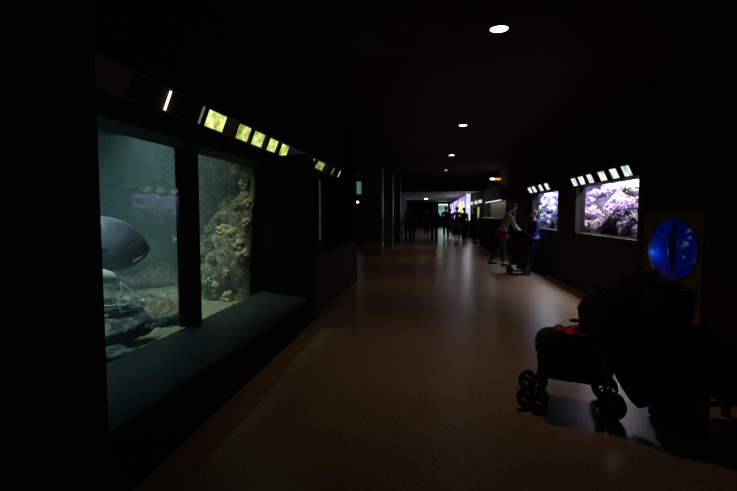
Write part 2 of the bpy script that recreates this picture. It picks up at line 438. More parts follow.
def coral_plume(name, r, n, m, seed):
    """soft coral: bunch of short tentacles"""
    rnd = random.Random(seed); mb = MB(); mb.ball((0, 0, -.1*r), (r*.5, r*.5, r*.35), 2)
    for i in range(n):
        th = rnd.uniform(0, 2*PI); ph = math.acos(rnd.uniform(-.1, 1))
        d = Vector((math.sin(ph)*math.cos(th), math.sin(ph)*math.sin(th), math.cos(ph)))
        a = d*r*.4; e = d*r*rnd.uniform(.8, 1.1)+Vector((rnd.uniform(-.1, .1)*r,)*3)
        mb.tube([a, (a+e)/2+Vector((0, 0, .05*r)), e], [r*.045, r*.05, r*.06], 5)
    return mb.build(name, m, smooth=True)

M['c_tan'] = mottled('coral_tan', [(.16, .12, .06), (.42, .34, .20), (.7, .62, .42)], 16.)
M['c_green'] = mottled('coral_green', [(.03, .05, .025), (.12, .17, .08), (.30, .34, .18)], 14.)
M['c_pale'] = mottled('coral_pale', [(.3, .33, .3), (.5, .52, .46), (.8, .8, .7)], 14.)
base_l = [('tan', coral_lump('encrusting_coral', .16, 26, M['c_tan'], 1)),
          ('green', coral_lump('encrusting_coral', .17, 24, M['c_green'], 2)),
          ('branch', coral_branch('branching_coral', .20, 12, M['c_tan'], 3)),
          ('pale', coral_plume('soft_coral', .13, 40, M['c_pale'], 4))]
lab_l = {'tan': ('tan knobbly encrusting coral on the rock face of the left aquarium', 'tan corals on the rock face'),
         'green': ('green knobbly encrusting coral on the rock face of the left aquarium', 'green corals on the rock face'),
         'branch': ('tan branching coral growing from the rock face of the left aquarium', 'branching corals on the rock face'),
         'pale': ('pale tufted soft coral on the rock face of the left aquarium', 'pale soft corals on the rock face')}
for k, o in base_l: tag(o, lab_l[k][0], 'coral', lab_l[k][1])
rnd = random.Random(5); first = {}
for i in range(270):
    k, b = base_l[rnd.choices(range(4), (5, 3, 3, 1.2))[0]]
    o = b if k not in first else b.copy()
    if k in first: C.objects.link(o)
    first[k] = 1
    u = rnd.uniform(.2, 1.0); v = rnd.uniform(.03, .86)
    if u < .45 and rnd.random() < .5: v = rnd.uniform(.4, .85)
    bx = -5.3+u*3.13; by = 8.7-2.75*u**1.2; z = .15+2.3*v
    p = Vector((bx, by, z)); d = rock_d(p, u, v)
    o.location = (bx-d*.55-.015, by-d*.9-.2*u-.04, z)
    s = rnd.uniform(.25, .6); o.scale = (s, s, s); o.rotation_euler = (rnd.uniform(.7, 1.5), rnd.uniform(-.4, .4), rnd.uniform(-.6, .3))

# ---- fish
def fish(name, L, Hh, W, mb_mat, fin_mat, label, loc, rz, tilt=0., group=None, blunt=.6, tail=True, cat='fish', fins=1.):
    """swims along local +X, nose at +L/2"""
    t = thing(name, label, cat, loc, rz, group); t.rotation_euler = (0, tilt, rz)
    mb = MB(); N = 22; K = 18; rings = []
    for i in range(N+1):
        s = i/N                                   # 0 nose .. 1 tail root
        prof = max(0, math.sin(PI*min(1, s**blunt))) if s < .999 else 0
        prof = max(prof, .0) * (1-.10*s) + .12*min(1, s*2.5)
        if i == 0: prof = .07
        x = L/2 - s*L*.86; drop = -.14*Hh*(1-s)**2.5
        rings.append([mb.bm.verts.new((x, W/2*prof*math.cos(2*PI*k/K)*(1-.35*s), drop+Hh/2*prof*math.sin(2*PI*k/K))) for k in range(K)])
    for a, b in zip(rings, rings[1:]):
        for k in range(K): mb.bm.faces.new((a[k], a[(k+1) % K], b[(k+1) % K], b[k]))
    mb.bm.faces.new(rings[0][::-1]); mb.bm.faces.new(rings[-1])
    mb.build('body', mb_mat, t, smooth=True)
    def fin(nm, pts, off=(0, 0, 0), th=.006, rot=None):
        f = MB(); a = [f.bm.verts.new((x, -th*L, z)) for x, z in pts]; b = [f.bm.verts.new((x, th*L, z)) for x, z in pts]
        n = len(pts); f.bm.faces.new(a); f.bm.faces.new(b[::-1])
        for i in range(n): f.bm.faces.new((a[i], b[i], b[(i+1) % n], a[(i+1) % n]))
        o = f.build(nm, fin_mat, t); o.location = off
        if rot: o.rotation_euler = rot
        return o
    fin('dorsal_fin', [(L*.16, Hh*.40), (L*.10, Hh*.50*fins+Hh*.06), (-L*.1, Hh*.58*fins), (-L*.28, Hh*.50*fins), (-L*.30, Hh*.2), (0, Hh*.35)])
    fin('anal_fin', [(-L*.08, -Hh*.38), (-L*.16, -Hh*.58*fins), (-L*.28, -Hh*.45*fins), (-L*.30, -Hh*.12)])
    if tail: fin('tail_fin', [(-L*.33, Hh*.08), (-L*.50, Hh*.36), (-L*.46, 0), (-L*.50, -Hh*.36), (-L*.33, -Hh*.08)])
    for s in (-1, 1):
        fin('pectoral_fin', [(0, 0), (-L*.13, -Hh*.16), (-L*.15, -Hh*.03), (-L*.03, Hh*.05)], (L*.20, s*W*.44, -Hh*.15), rot=(0, 0, -s*.35))
        e = MB().ball((0, 0, 0), L*.022, 2).build('eye', M['rubber'], t, smooth=True); e.location = (L*.36, s*W*.30, Hh*.03)
    return t
M['grey_fish'] = mottled('grey_fish_skin', [(.13, .125, .15), (.21, .20, .235), (.33, .32, .36)], 9., rough=.4, bump=.15)
M['grey_fin'] = mat('grey_fin', (.10, .10, .12), .5)
M['pale_fish'] = mat('pale_fish_skin', (.62, .66, .55), .4, var=.3, scale=12)
M['white_fin'] = mat('white_fin', (.85, .9, .9), .4)
ff = fish('large_fish', 1.15, .46, .30, M['grey_fish'], M['grey_fin'], 'large grey blunt-headed fish swimming right at the left edge of the aquarium', (-2.98, 3.73, 1.105), .68, .03, blunt=.66, fins=.9)
mb = MB().tube([(.52, -.05, -.11), (.48, -.085, -.14), (.42, -.11, -.17)], [.005, .008, .004], 6); mb.build('lip', M['white_fin'], ff, smooth=True)
cf = fish('whiskered_fish', .46, .11, .09, M['pale_fish'], M['white_fin'], 'pale whiskered fish swimming just beneath the large grey fish', (-2.72, 3.52, .87), .5, .25, blunt=.6, tail=True)
for s, e in ((-1, .0), (1, .05), (-.5, .08), (.6, -.04)):
    MB().tube([(.24, s*.03, -.03), (.27+e, s*.05, -.08), (.26+e*1.5, s*.07, -.17), (.30+e*2, s*.09, -.24)], [.005, .004, .003, .002], 5).build('barbel', M['white_fin'], cf)
M['red_fish'] = mat('pink_fish', (.45, .32, .25), .4)
for i, (loc, L, Hh, rz, lb) in enumerate([
    ((-2.75, 5.10, 1.06), .26, .11, .9, 'small pale fish facing the glass beside the mullion, right pane'),
    ((-3.0, 5.75, 1.42), .24, .10, 1.9, 'small cream fish in front of the corals high in the right pane'),
    ((-2.72, 5.95, 1.02), .22, .09, 2.8, 'small silvery fish by the rock face in the middle of the right pane'),
    ((-2.60, 6.05, .75), .20, .08, .2, 'little pale fish low in the right pane near the far end'),
    ((-4.4, 6.6, 1.75), .20, .07, .3, 'small dim fish high in the open water of the left pane'),
    ((-3.75, 6.3, 1.36), .22, .10, 1.4, 'little tan fish half hidden behind the left edge of the mullion')]):
    fish('reef_fish', L, Hh, .05, M['pale_fish'] if i != 5 else M['red_fish'], M['white_fin'], lb, loc, rz)
# white branching sprigs close to the glass
M['sprig'] = mat('white_sprig', (.75, .85, .88), .5)
def sprig(label, loc, rot, s=1.):
    mb = MB(); mb.tube([(0, 0, 0), (.09, .0, .01), (.18, 0, .03), (.27, 0, .07)], [.010, .010, .008, .005], 6)
    for x, a, l in ((.06, -1, .06), (.10, 1, .05), (.14, -1, .07), (.19, 1, .05), (.21, -1, .06)):
        mb.tube([(x, 0, .01+x*.12), (x+l*.5, 0, .02+x*.15+a*l*.35), (x+l, 0, .02+x*.15+a*l*.5)], [.008, .006, .004], 5)
    o = mb.build('white_sprig', M['sprig'], smooth=True); o.location = loc; o.rotation_euler = rot; o.scale = (s,)*3
    return tag(o, label, 'coral')
sprig('white branching sprig floating above the slate pile, bottom left of the aquarium', (-2.30, 3.10, .69), (.9, .22, 1.15), .8)
sprig('white branching sprig beside the mullion high in the right pane', (-2.27, 4.58, 1.63), (0, .9, 1.2), .85)

# the water itself
wb = MB().box((-7.38, 1.22, .1), (G-.035, 9.58, 2.15)).build('tank_water', M['water'])
tag(wb, 'blue-green hazy water filling the large left aquarium', 'water', kind='stuff')
# tank lamps hang over the water
def tank_lamp(loc, energy, col, size, label, parent=None, group=None, tgt=None):
    t = thing('tank_lamp', label, 'lamp', loc, 0, group)
    MB().box((-size/2-.02, -size/2-.02, .02), (size/2+.02, size/2+.02, .07)).build('housing', M['frame'], t)
    l = light('lamp_light', 'AREA', (0, 0, 0), energy, col, parent=t, shape='SQUARE', size=size, spread=1.5); l.rotation_euler = (0, .12, 0)
    return t
TL = 'aquarium lamps over the left tank'
for x, y, e, c, lb in ((-2.95, 3.15, 17, (.62, .9, 1.), 'square lamp above the slate pile in the left aquarium'),
                   (-4.6, 4.6, 13, (.5, .82, 1.), 'square lamp above the open water of the left aquarium'),
                   (-3.0, 4.9, 15, (.85, 1., .85), 'square lamp above the window mullion in the left aquarium'),
                   (-2.55, 5.2, 9, (1., .95, .75), 'square lamp above the far corner of the left aquarium'),
                   (-6.0, 6.8, 13, (.5, .84, 1.), 'square lamp at the back of the left aquarium')):
    tank_lamp((x, y, 2.5), e, c, .5, lb)

# second left tank: almost dark
lump_rock('flat_rock', (-3.0, 8.3, 1.0), (.5, .9, .5), M['tank_bg'], 41, .4, 'dim boulder inside the second left aquarium')
struct('trim_9', MB().box((-5.0, 7.0, .75), (-2.16, 9.6, .8)), M['black_wall'])

# ------------------------------------------------------------------ backlit signs
def sign(label, y0, y1, side, lit, seed, zb, x_b, x_t, dz, c1, c2, dk, st, group, edge=None):
    """species panel on the slanted board; side -1 left wall, +1 right wall"""
    yc = (y0+y1)/2; w = y1-y0
    t = thing('species_sign', label, 'sign', (x_b, yc, zb), 0, group)
    dx = x_t-x_b; n = Vector((dz, 0, -dx)) if side < 0 else Vector((-dz, 0, dx)); n.normalize()
    def slab(y0, y1, a, b, o0, o1):
        mb = MB(); pts = []
        for y in (y0, y1):
            for f in (a, b):
                for o in (o0, o1): pts.append(Vector((dx*f, y, dz*f))+n*o)
        return mb.hull(pts)
    slab(-w/2-.012, w/2+.012, -.06, 1.06, .0015, .012).build('sign_frame', M['frame'], t)
    if lit:
        slab(-w/2, w/2, 0, 1, .0122, .018).build('lit_face', backlit('sign_face', c1, c2, dk, st, 9., seed), t)
        # drawn figure on the panel: small dark fish outline
        fp = []
        f = MB()
        for k in range(10):
            a = 2*PI*k/10; fp.append(Vector((dx*(.5+.16*math.sin(a)), w*.10+w*.14*math.cos(a), dz*(.42+.14*math.sin(a))))+n*.0182)
        for p in list(fp): fp.append(p+n*.0012)
        f.hull(fp).build('picture', mat('sign_ink', tuple(c*.3 for c in c1), .6, emit=c1, es=st*.9), t)
    if edge:
        slab(w/2, w/2+.012, 0, 1, .0122, .024).build('lit_edge', emitter('edge_glow', (1, .72, .6), edge), t)
    return t
LIME = ((.50, .62, .10), (.95, .98, .42), (.16, .26, .04))
ys = [(3.66, 3.97, 'nearest of the five lit lime signs above the large left aquarium'), (4.27, 4.53, 'second nearest of the five lit lime signs above the left aquarium'),
      (4.66, 4.93, 'middle lit lime sign of five above the large left aquarium'), (5.12, 5.37, 'fourth of five lit lime signs, counted from the nearest, left aquarium'),
      (5.55, 5.80, 'farthest of the five lit lime signs above the large left aquarium')]
for i, (a, b, lb) in enumerate(ys):
    sign(lb, a, b, -1, True, i*3.1, 2.045, -1.79, -1.74, .125, *LIME, 1.0, 'lime signs over the left aquarium')
for a, b, lb, e in ((2.72, 3.07, 'dark sign with one bright glowing edge above the near left pane', 1.6), (3.22, 3.55, 'dark sign with a faint glowing edge beside the nearest lime sign', .16)):
    sign(lb, a, b, -1, False, 0, 2.045, -1.79, -1.74, .125, *LIME, 1., 'unlit signs over the left aquarium', edge=e)
for a, b, lit, lb, e in ((6.95, 7.12, True, 'narrow lit lime sign nearest on the second left window', None), (7.38, 7.82, True, 'wider lit lime sign above the second left window', None),
                   (8.30, 8.58, False, 'dark sign with pinkish glowing edge over the second left window', .25), (9.0, 9.20, False, 'farthest dark sign with pale glowing edge over the second left window', .8)):
    sign(lb, a, b, -1, lit, a, 2.055, -1.79, -1.74, .11, *LIME, .55, 'signs over the second left window', edge=e)
PALE = ((.62, .75, .72), (1.0, 1.0, .92), (.25, .42, .42))
rs = [(8.68, 8.90, 'farthest of the six white signs above the near coral window'), (8.27, 8.50, 'second farthest of six white signs above the near coral window'),
      (7.86, 8.06, 'third farthest of six white signs above the near coral window'), (7.31, 7.54, 'third nearest of six white signs above the near coral window'),
      (6.86, 7.08, 'second nearest of six white signs above the near coral window'), (6.44, 6.66, 'nearest of the six white signs above the near coral window')]
for i, (a, b, lb) in enumerate(rs):
    sign(lb, a, b, 1, True, i*2.3+1, 1.83, 2.53, 2.47, .125, *PALE, 1.15, 'white signs over the near coral window')
rs = [(12.36, 12.66, 'farthest of four white signs above the far coral window'), (11.87, 12.15, 'second farthest of four white signs above the far coral window'),
      (11.20, 11.46, 'second nearest of four white signs above the far coral window'), (10.62, 10.88, 'nearest of four white signs above the far coral window')]
for i, (a, b, lb) in enumerate(rs):
    sign(lb, a, b, 1, True, i*2.3+31, 1.86, 2.53, 2.46, .13, *PALE, 1.1, 'white signs over the far coral window')
struct('sign_ledge', MB().hull([(2.595, y, z) for y in (6.4, 9.0) for z in (1.825, 1.965)]+[(2.54, y, 1.825) for y in (6.4, 9.0)]+[(2.472, y, 1.965) for y in (6.4, 9.0)]), M['black_wall'], rw)
struct('sign_ledge', MB().hull([(2.595, y, z) for y in (10.55, 12.75) for z in (1.85, 2.0)]+[(2.54, y, 1.85) for y in (10.55, 12.75)]+[(2.462, y, 2.0) for y in (10.55, 12.75)]), M['black_wall'], rw)

# ------------------------------------------------------------------ coral tanks on the right
M['c_pink'] = mottled('coral_pink', [(.45, .26, .40), (.85, .64, .76), (1., .93, .97)], 26., rough=.6)
M['c_purple'] = mottled('coral_purple', [(.10, .06, .26), (.30, .20, .55), (.62, .52, .85)], 22., rough=.6)
M['c_white'] = mottled('coral_white', [(.5, .55, .55), (.82, .88, .82), (1., 1., .95)], 40., rough=.6)
M['c_rock'] = mottled('coral_rock', [(.015, .01, .03), (.05, .035, .09), (.16, .11, .22)], 9., rough=.8)
M['tank_blue'] = mat('tank_blue_back', (.02, .02, .09), .6)
M['yellow'] = mat('yellow_fish', (.9, .75, .08), .4)
def coral_tank(n, y0, y1, z0, z1, depth, cols, seed, count, power, lcol, gname, where, rmin, rmax, slope=1.45):
    xb = XR+.15
    w = struct('window_%d' % n, MB()
        .box((xb-.05, y0, z0-.015), (xb+.01, y1, z0+.012)).box((xb-.05, y0, z1-.008), (xb+.01, y1, z1+.012))
        .box((xb-.05, y0, z0), (xb+.01, y0+.012, z1)).box((xb-.05, y1-.012, z0), (xb+.01, y1, z1)), M['frame'])
    struct('pane', MB().box((xb-.012, y0+.01, z0+.01), (xb, y1-.01, z1-.006)), M['pane_clear'], w)
    y0o, y1o = y0-.05, y1+(1.1 if n == 3 else 1.6)
    struct('wall_coral_tank' + ('' if n == 3 else '_far'), MB()
        .box((xb+depth, y0o, z0-.3), (xb+depth+.05, y1o, z1+.8)).box((xb+.01, y1o, z0-.3), (xb+depth+.05, y1o+.05, z1+.8))
        .box((xb+.01, y0o-.05, z0-.3), (xb+depth+.05, y0o, z1+.8)).box((xb+.01, y0o, z0-.35), (xb+depth+.05, y1o, z0-.3)), M['tank_blue'])
    rnd = random.Random(seed)
    # rockwork slope
    def rz(x, y):
        t = (x-xb)/depth
        return z0-.06 + (z1-z0)*slope*t**.8 + .22*noise.fractal(Vector((x*2.6, y*1.7, seed)), 1, 2, 4)
    o = terrain('reef_rockwork', xb+.03, xb+depth-.01, y0o+.02, y1o-.02, rz, 34, 90, M['c_rock'])
    tag(o, 'dark purple rockwork slope inside the %s coral window' % where, 'rock')
    protos = []
    for mname, colname, wt in cols:
        protos.append((colname+' knobbly', coral_lump('knobbly_coral', .12, 70, M[mname], seed+1, .8, .20), wt))
        protos.append((colname+' tufted', coral_plume('tufted_coral', .12, 90, M[mname], seed+2), wt))
        protos.append((colname+' branching', coral_branch('branching_coral', .15, 16, M[mname], seed+3), wt*.6))
    for nm, b, wt in protos: tag(b, '%s coral on the rockwork inside the %s coral window' % (nm, where), 'coral', '%s corals, %s window' % (nm, where))
    used = set()
    for i in range(count):
        nm, b, wt = rnd.choices(protos, [q[2] for q in protos])[0] if i >= len(protos) else protos[i]
        o = b if nm not in used else b.copy()
        if nm in used: C.objects.link(o)
        used.add(nm)
        for _ in range(12):
            y = rnd.uniform(y0o+.15, y1o-.15); x = xb + rnd.uniform(.06, depth*.8)
            if noise.noise(Vector((x*2.2, y*1.9, seed*1.7))) > -.22: break
        else: continue
        s = min(rnd.uniform(rmin, rmax), (x-xb)/.155)
        o.location = (x, y, max(rz(x, y), z0-.12)+.02); o.scale = (s, s, s); o.rotation_euler = (rnd.uniform(-.3, .3), rnd.uniform(-.7, 0), rnd.uniform(0, 6))
    L = y1o-y0o
    t = thing('tank_lamp', 'long bright lamp bar above the %s coral window' % where, 'lamp', (xb+depth*.42, (y0o+y1o)/2, z1+.55))
    MB().box((-.2, -L/2+.1, .02), (.2, L/2-.1, .07)).build('housing', M['frame'], t)
    light('lamp_light', 'AREA', (0, 0, 0), power, lcol, parent=t, shape='RECTANGLE', size=.35, size_y=L-.3)
    t2 = thing('front_lamp', 'angled lamp bar just inside the top of the %s coral window' % where, 'lamp', (xb+.12, (y0o+y1o)/2, z1+.25))
    MB().box((-.05, -L/2+.1, .03), (.05, L/2-.1, .06)).build('housing', M['frame'], t2)
    light('lamp_light', 'AREA', (0, 0, 0), power*.35, lcol, target=(.5, 0, -.7), parent=t2, shape='RECTANGLE', size=.1, size_y=L-.3).rotation_euler = (0, -.6, 0)
    return rz
coral_tank(3, 6.45, 9.07, 1.0, 1.815, 1.0, [('c_pink', 'pink', 3), ('c_purple', 'purple', 2.), ('c_white', 'white', .8)], 11, 520, 92, (.95, .90, 1.), 'near', 'near', .6, 1.3)
coral_tank(4, 10.3, 12.75, .99, 1.83, 1.0, [('c_white', 'white', 1.6), ('c_purple', 'purple', 2), ('c_pink', 'pink', 1)], 29, 260, 120, (.66, .76, 1.), 'far', 'far', .5, 1.1)
o = coral_lump('brain_coral', .17, 60, M['c_white'], 77, .7, .12); o.location = (2.93, 7.42, 1.68); tag(o, 'round white brain coral high in the near coral window', 'coral')
lump_rock('reef_pillar', (3.1, 7.62, 1.40), (.12, .12, .34), M['c_rock'], 61, .3, 'dark rock column carrying the round white brain coral')
for i, (loc, rz_, lb) in enumerate([((2.88, 7.95, 1.50), 1.2, 'small yellow fish left of centre in the near coral window'),
                                ((2.90, 7.55, 1.22), 4.2, 'small yellow fish low in the middle of the near coral window'),
                                ((2.92, 6.95, 1.42), 2.0, 'small yellow fish below the round white coral in the near window')]):
    fish('yellow_tang', .11, .07, .025, M['yellow'], M['yellow'], lb, loc, rz_)

# ------------------------------------------------------------------ blue porthole tank
ang = math.atan2(px1.y-px0.y, px1.x-px0.x)
pt = thing('porthole_tank', 'brown panel with round glowing blue porthole behind the pushchair', 'aquarium', (px0.x, px0.y, 0), ang)
LW = (px1-px0).length   # local x along panel, local -y faces the corridor? (+y points into wall)
def panel_with_hole(w, z0, z1, cx, cz, r, y0, y1):
    mb = MB(); out = []; inn = []
    angs = sorted([2*PI*k/48 for k in range(48)] + [math.atan2((zz-cz)/1.1, xx-cx) % (2*PI) for xx in (0, w) for zz in (z0, z1)]); n = len(angs)
    for a in angs:
        dx, dz = math.cos(a), math.sin(a)
        dz *= 1.1; sx = ((w-cx) if dx > 0 else cx)/max(abs(dx), 1e-6); sz = ((z1-cz) if dz > 0 else (cz-z0))/max(abs(dz), 1e-6)
        t = min(sx, sz); out.append((cx+dx*t, cz+dz*t)); inn.append((cx+dx*r, cz+dz*r))
    V = [[mb.bm.verts.new((p[0], y, p[1])) for p in ring] for ring in (out, inn) for y in (y0, y1)]
    for k in range(n):
        j = (k+1) % n
        mb.bm.faces.new((V[0][k], V[0][j], V[2][j], V[2][k])); mb.bm.faces.new((V[1][k], V[3][k], V[3][j], V[1][j]))
        mb.bm.faces.new((V[2][k], V[2][j], V[3][j], V[3][k])); mb.bm.faces.new((V[0][k], V[1][k], V[1][j], V[0][j]))
    return mb
PCX, PCZ, PR = LW*.50, .93, .315
M['porth_panel'] = mat('porthole_panel', (.15, .12, .07), .5, var=.3, scale=4)
panel_with_hole(LW, .30, 1.38, PCX, PCZ, PR, -.02, .03).build('front_panel', M['porth_panel'], pt)
panel_with_hole(LW, .0, .30, PCX, .15, .001, -.01, .03).build('kick_panel', M['orange_wood'], pt)
rim = MB().torus((0, 0, 0), PR+.008, .010, 'y', 48, 8).build('rim', M['metal_dark'], pt, smooth=True); rim.location = (PCX, -.02, PCZ); rim.scale = (1, 1, 1.1)
MB().box((LW*.42, -.026, 1.27), (LW*.68, -.0205, 1.36)).build('label_plate', mat('olive_plate', (.10, .22, .06), .5), pt)
# cylinder behind the hole with blue glow
M['blue_glow'] = None
def blue_mat():
    m, nt, b = new_mat('blue_acrylic'); b.inputs['Base Color'].default_value = (.015, .09, .65, 1); b.inputs['Roughness'].default_value = .4
    return m
M['blue_glow'] = blue_mat()
mb = MB(); n = 48; R0 = []
for (r, y) in ((PR, .03), (PR+.01, .10), (PR*.97, .30), (PR*.8, .42), (PR*.45, .50), (.02, .52)):
    R0.append([mb.bm.verts.new((PCX+r*math.cos(2*PI*k/n), y, PCZ+1.1*r*math.sin(2*PI*k/n))) for k in range(n)])
for a, b in zip(R0, R0[1:]):
    for k in range(n): mb.bm.faces.new((a[k], a[(k+1) % n], b[(k+1) % n], b[k]))
mb.bm.faces.new(R0[-1])
mb.build('bowl', M['blue_glow'], pt, smooth=True)
MB().tube([(PCX-.10, .14, PCZ-.30), (PCX-.13, .16, PCZ-.12), (PCX-.14, .16, PCZ+.1), (PCX-.10, .14, PCZ+.31)], [.02, .05, .05, .02], 12).build('dark_band', mat('dark_band_blue', (.01, .05, .4), .5), pt, smooth=True)  # added dark blue tube, its colour paints the darker vertical band in the glow
# bulging clear dome
mb = MB(); R0 = []
for i in range(7):
    a = i/6*PI/2*.98; R0.append([mb.bm.verts.new((PCX+PR*math.cos(a)*math.cos(2*PI*k/n), -.022-.10*math.sin(a), PCZ+1.1*PR*math.cos(a)*math.sin(2*PI*k/n))) for k in range(n)])
for a, b in zip(R0, R0[1:]):
    for k in range(n): mb.bm.faces.new((a[k], a[(k+1) % n], b[(k+1) % n], b[k]))
mb.build('dome', M['pane_clear'], pt, smooth=True)
light('porthole_lamp', 'POINT', (PCX-.12, .16, PCZ+.22), .17, (.14, .34, 1.), parent=pt, shadow_soft_size=.03)
light('porthole_lamp', 'POINT', (PCX-.26, .10, PCZ-.05), .24, (.12, .34, 1.), parent=pt, shadow_soft_size=.03)
# jellyfish drifting in it
M['jelly'] = mat('jelly', (.5, .65, 1.), .3, emit=(.25, .4, 1.), es=.10)
def jelly(lx, ly, lz, r, label):
    w = pt.matrix_basis @ Vector((0, 0, 0))
    c, s = math.cos(ang), math.sin(ang)
    t = thing('jellyfish', label, 'jellyfish', (px0.x+lx*c-ly*s, px0.y+lx*s+ly*c, lz), 0)
    mb = MB(); n = 16; rr = []
    for i in range(6):
        a = i/5*PI*.5; rr.append([mb.bm.verts.new((r*math.cos(a)*math.cos(2*PI*k/n), r*math.cos(a)*math.sin(2*PI*k/n), r*.8*math.sin(a))) for k in range(n)])
    for a, b in zip(rr, rr[1:]):
        for k in range(n): mb.bm.faces.new((a[k], a[(k+1) % n], b[(k+1) % n], b[k]))
    mb.build('bell', M['jelly'], t, smooth=True)
    tt = MB()
    for k in range(6):
        a = 2*PI*k/6; tt.tube([(r*.5*math.cos(a), r*.5*math.sin(a), 0), (r*.6*math.cos(a), r*.5*math.sin(a), -r), (r*.4*math.cos(a+.3), r*.5*math.sin(a), -2.*r)], [r*.06, r*.05, r*.02], 5)
    tt.build('tentacles', M['jelly'], t, smooth=True)
    t.rotation_euler = (.5, .6, 0)
for a in ((PCX+.02, .18, PCZ+.06, .035, 'pale jellyfish drifting in the middle of the blue porthole'), (PCX+.10, .12, PCZ+.22, .024, 'small bright jellyfish near the top of the blue porthole'),
          (PCX+.13, .10, PCZ+.14, .018, 'tiny bright jellyfish just below the topmost one in the porthole'), (PCX+.19, .14, PCZ-.12, .022, 'small jellyfish low at the right rim of the blue porthole'),
          (PCX-.05, .25, PCZ-.10, .016, 'tiny faint jellyfish low at centre of the blue porthole')):
    jelly(*a)

# ------------------------------------------------------------------ ceiling downlights
M['bulb'] = emitter('bulb', (1., .88, .70), 9.)
M['bulb_dim'] = emitter('bulb_dim', (1., .8, .55), 3.)
WARM = (1., .65, .38)
dl = [(.60, 4.53, CZ, 27, 'downlight in the dark ceiling nearest the camera', .075), (.60, 9.3, CZ, 24, 'second downlight along the dark ceiling', .07), (.60, 14.0, CZ, 30, 'third downlight along the dark ceiling', .07), (.60, 18.8, CZ, 28, 'fourth downlight, small and faint, before the lower ceiling', .06),
      (-.30, 35.6, 2.42, 25, 'bright downlight in the pale low ceiling at the far end', .12)]
for x, y, z, e, lb, r in dl:
    t = thing('downlight', lb, 'ceiling light', (x, y, z), 0, 'ceiling downlights')
    MB().torus((0, 0, -.002), r+.012, .010, 'z', 28, 8).build('trim_ring', M['metal_dark'], t, smooth=True)
    MB().cyl((0, 0, -.006 if z > 2.5 else -.03), r, .008 if z > 2.5 else .06, n=28).build('bulb', M['bulb'] if y < 18 or z < 3 else M['bulb_dim'], t)
    light('lamp_light', 'SPOT', (0, 0, -.03), e, WARM, parent=t, spot_size=2.0, spot_blend=.9, shadow_soft_size=r)

# ------------------------------------------------------------------ far right: wall lamp, display counter, far tanks
t = thing('wall_lamp', 'small orange glowing lamp high on the right wall above the counter', 'lamp', (2.6, 18.6, 2.62))
MB().box((-.10, -.09, .031), (0, .09, .07)).build('housing', M['metal_dark'], t)
MB().box((-.36, -.10, -.03), (-.0, .10, .03)).build('lens', emitter('orange_lens', (1., .38, .05), 1.2), t)
MB().ball((-.30, -.11, 0), (.09, .02, .035), 2).build('hot_spot', emitter('lens_hot', (1., .8, .5), 6.), t)

dc = thing('display_counter', 'dark counter with pale slatted back and glowing strip on the right wall', 'counter', (2.6, 18.6, 0))
MB().box((-.28, -1.9, 1.80), (0, 2.4, 2.28)).build('fascia', mat('grey_fascia', (.16, .15, .19), .6), dc)
sl = MB()
for k in range(21): sl.box((-.05, -1.85+k*.2, 1.18), (-.02, -1.72+k*.2, 1.79))
sl.box((-.02, -1.9, 1.18), (0, 2.4, 1.8)); sl.build('slatted_back', mat('grey_slats', (.30, .30, .27), .6), dc)
MB().box((-.26, -1.9, 1.775), (-.22, 2.4, 1.80)).build('light_strip', emitter('strip_light', (1., .98, .82), 1.1), dc)
light('strip_lamp', 'AREA', (-.15, .25, 1.77), 2.2, (1, .97, .85), parent=dc, shape='RECTANGLE', size=.08, size_y=4.)
MB().box((-.55, -1.9, 1.13), (0, 2.4, 1.17)).build('worktop', mat('pale_worktop', (.40, .40, .36), .4), dc)
MB().box((-.50, -1.88, .0), (0, 2.38, 1.13)).build('cabinet', M['black_wall'], dc)

# bright items beyond
M['far_white'] = backlit('far_white_panel', (.75, .72, .95), (1., 1., 1.), (.5, .35, .8), .95, 2.)
t = thing('light_column', 'bright white lit column at the far right of the corridor', 'light panel', (2.06, 27, 0))
MB().box((-.10, .0, .95), (.14, .06, 2.40)).build('lit_face', M['far_white'], t)
MB().box((-.12, .061, .0), (.14, .2, 2.42)).build('post', M['reveal'], t)
light('glow', 'AREA', (0, -.05, 1.6), 5, (.9, .88, 1.), target=(0, -5, 0), parent=t, shape='RECTANGLE', size=.25, size_y=1.3)
fd = thing('far_display', 'purple and white glowing aquarium wall at the far end of the corridor', 'aquarium', (0, 0, 0))
def quad_slab(p, q, z0, z1p, z1q, th=.06):
    p, q = Vector((*p, 0)), Vector((*q, 0)); n = (q-p).normalized().cross(Vector((0, 0, 1)))*th
    return MB().hull([(*(v+k).xy, z) for v, zt in ((p, z1p), (q, z1q)) for k in (Vector((0, 0, 0)), n) for z in (z0, zt)])
quad_slab((2.02, 28.3), (1.55, 38), .9, 2.38, 2.0).build('purple_display', backlit('purple_display', (.34, .22, .75), (.85, .8, 1.), (.25, .1, .5), 1.3, 1.6, 4.), fd)
quad_slab((1.90, 28.25), (1.72, 30.6), .9, 2.08, 1.9, .05).build('yellow_display', backlit('yellow_display', (.9, .9, .45), (1., 1., .8), (.3, .35, .1), 1., 1.2, 2.), fd)
quad_slab((2.02, 28.3), (1.55, 38), .0, .9, .9).build('base', M['black_wall'], fd)
light('glow', 'AREA', (1.55, 32, 1.7), 9, (.85, .78, 1.), target=(0, 27, 0), parent=fd, shape='RECTANGLE', size=.8, size_y=1.)
t = thing('far_tank', 'pale turquoise lit tank on the end wall of the corridor', 'aquarium', (1.25, 46.8, 0))
MB().box((-.45, 0, 1.05), (.45, .05, 2.22)).build('lit_face', backlit('turq', (.28, .62, .58), (.5, .8, .72), (.12, .35, .36), .5, 1.5), t)
MB().box((-.47, .05, 0), (.47, .5, 2.25)).build('cabinet', M['black_wall'], t)
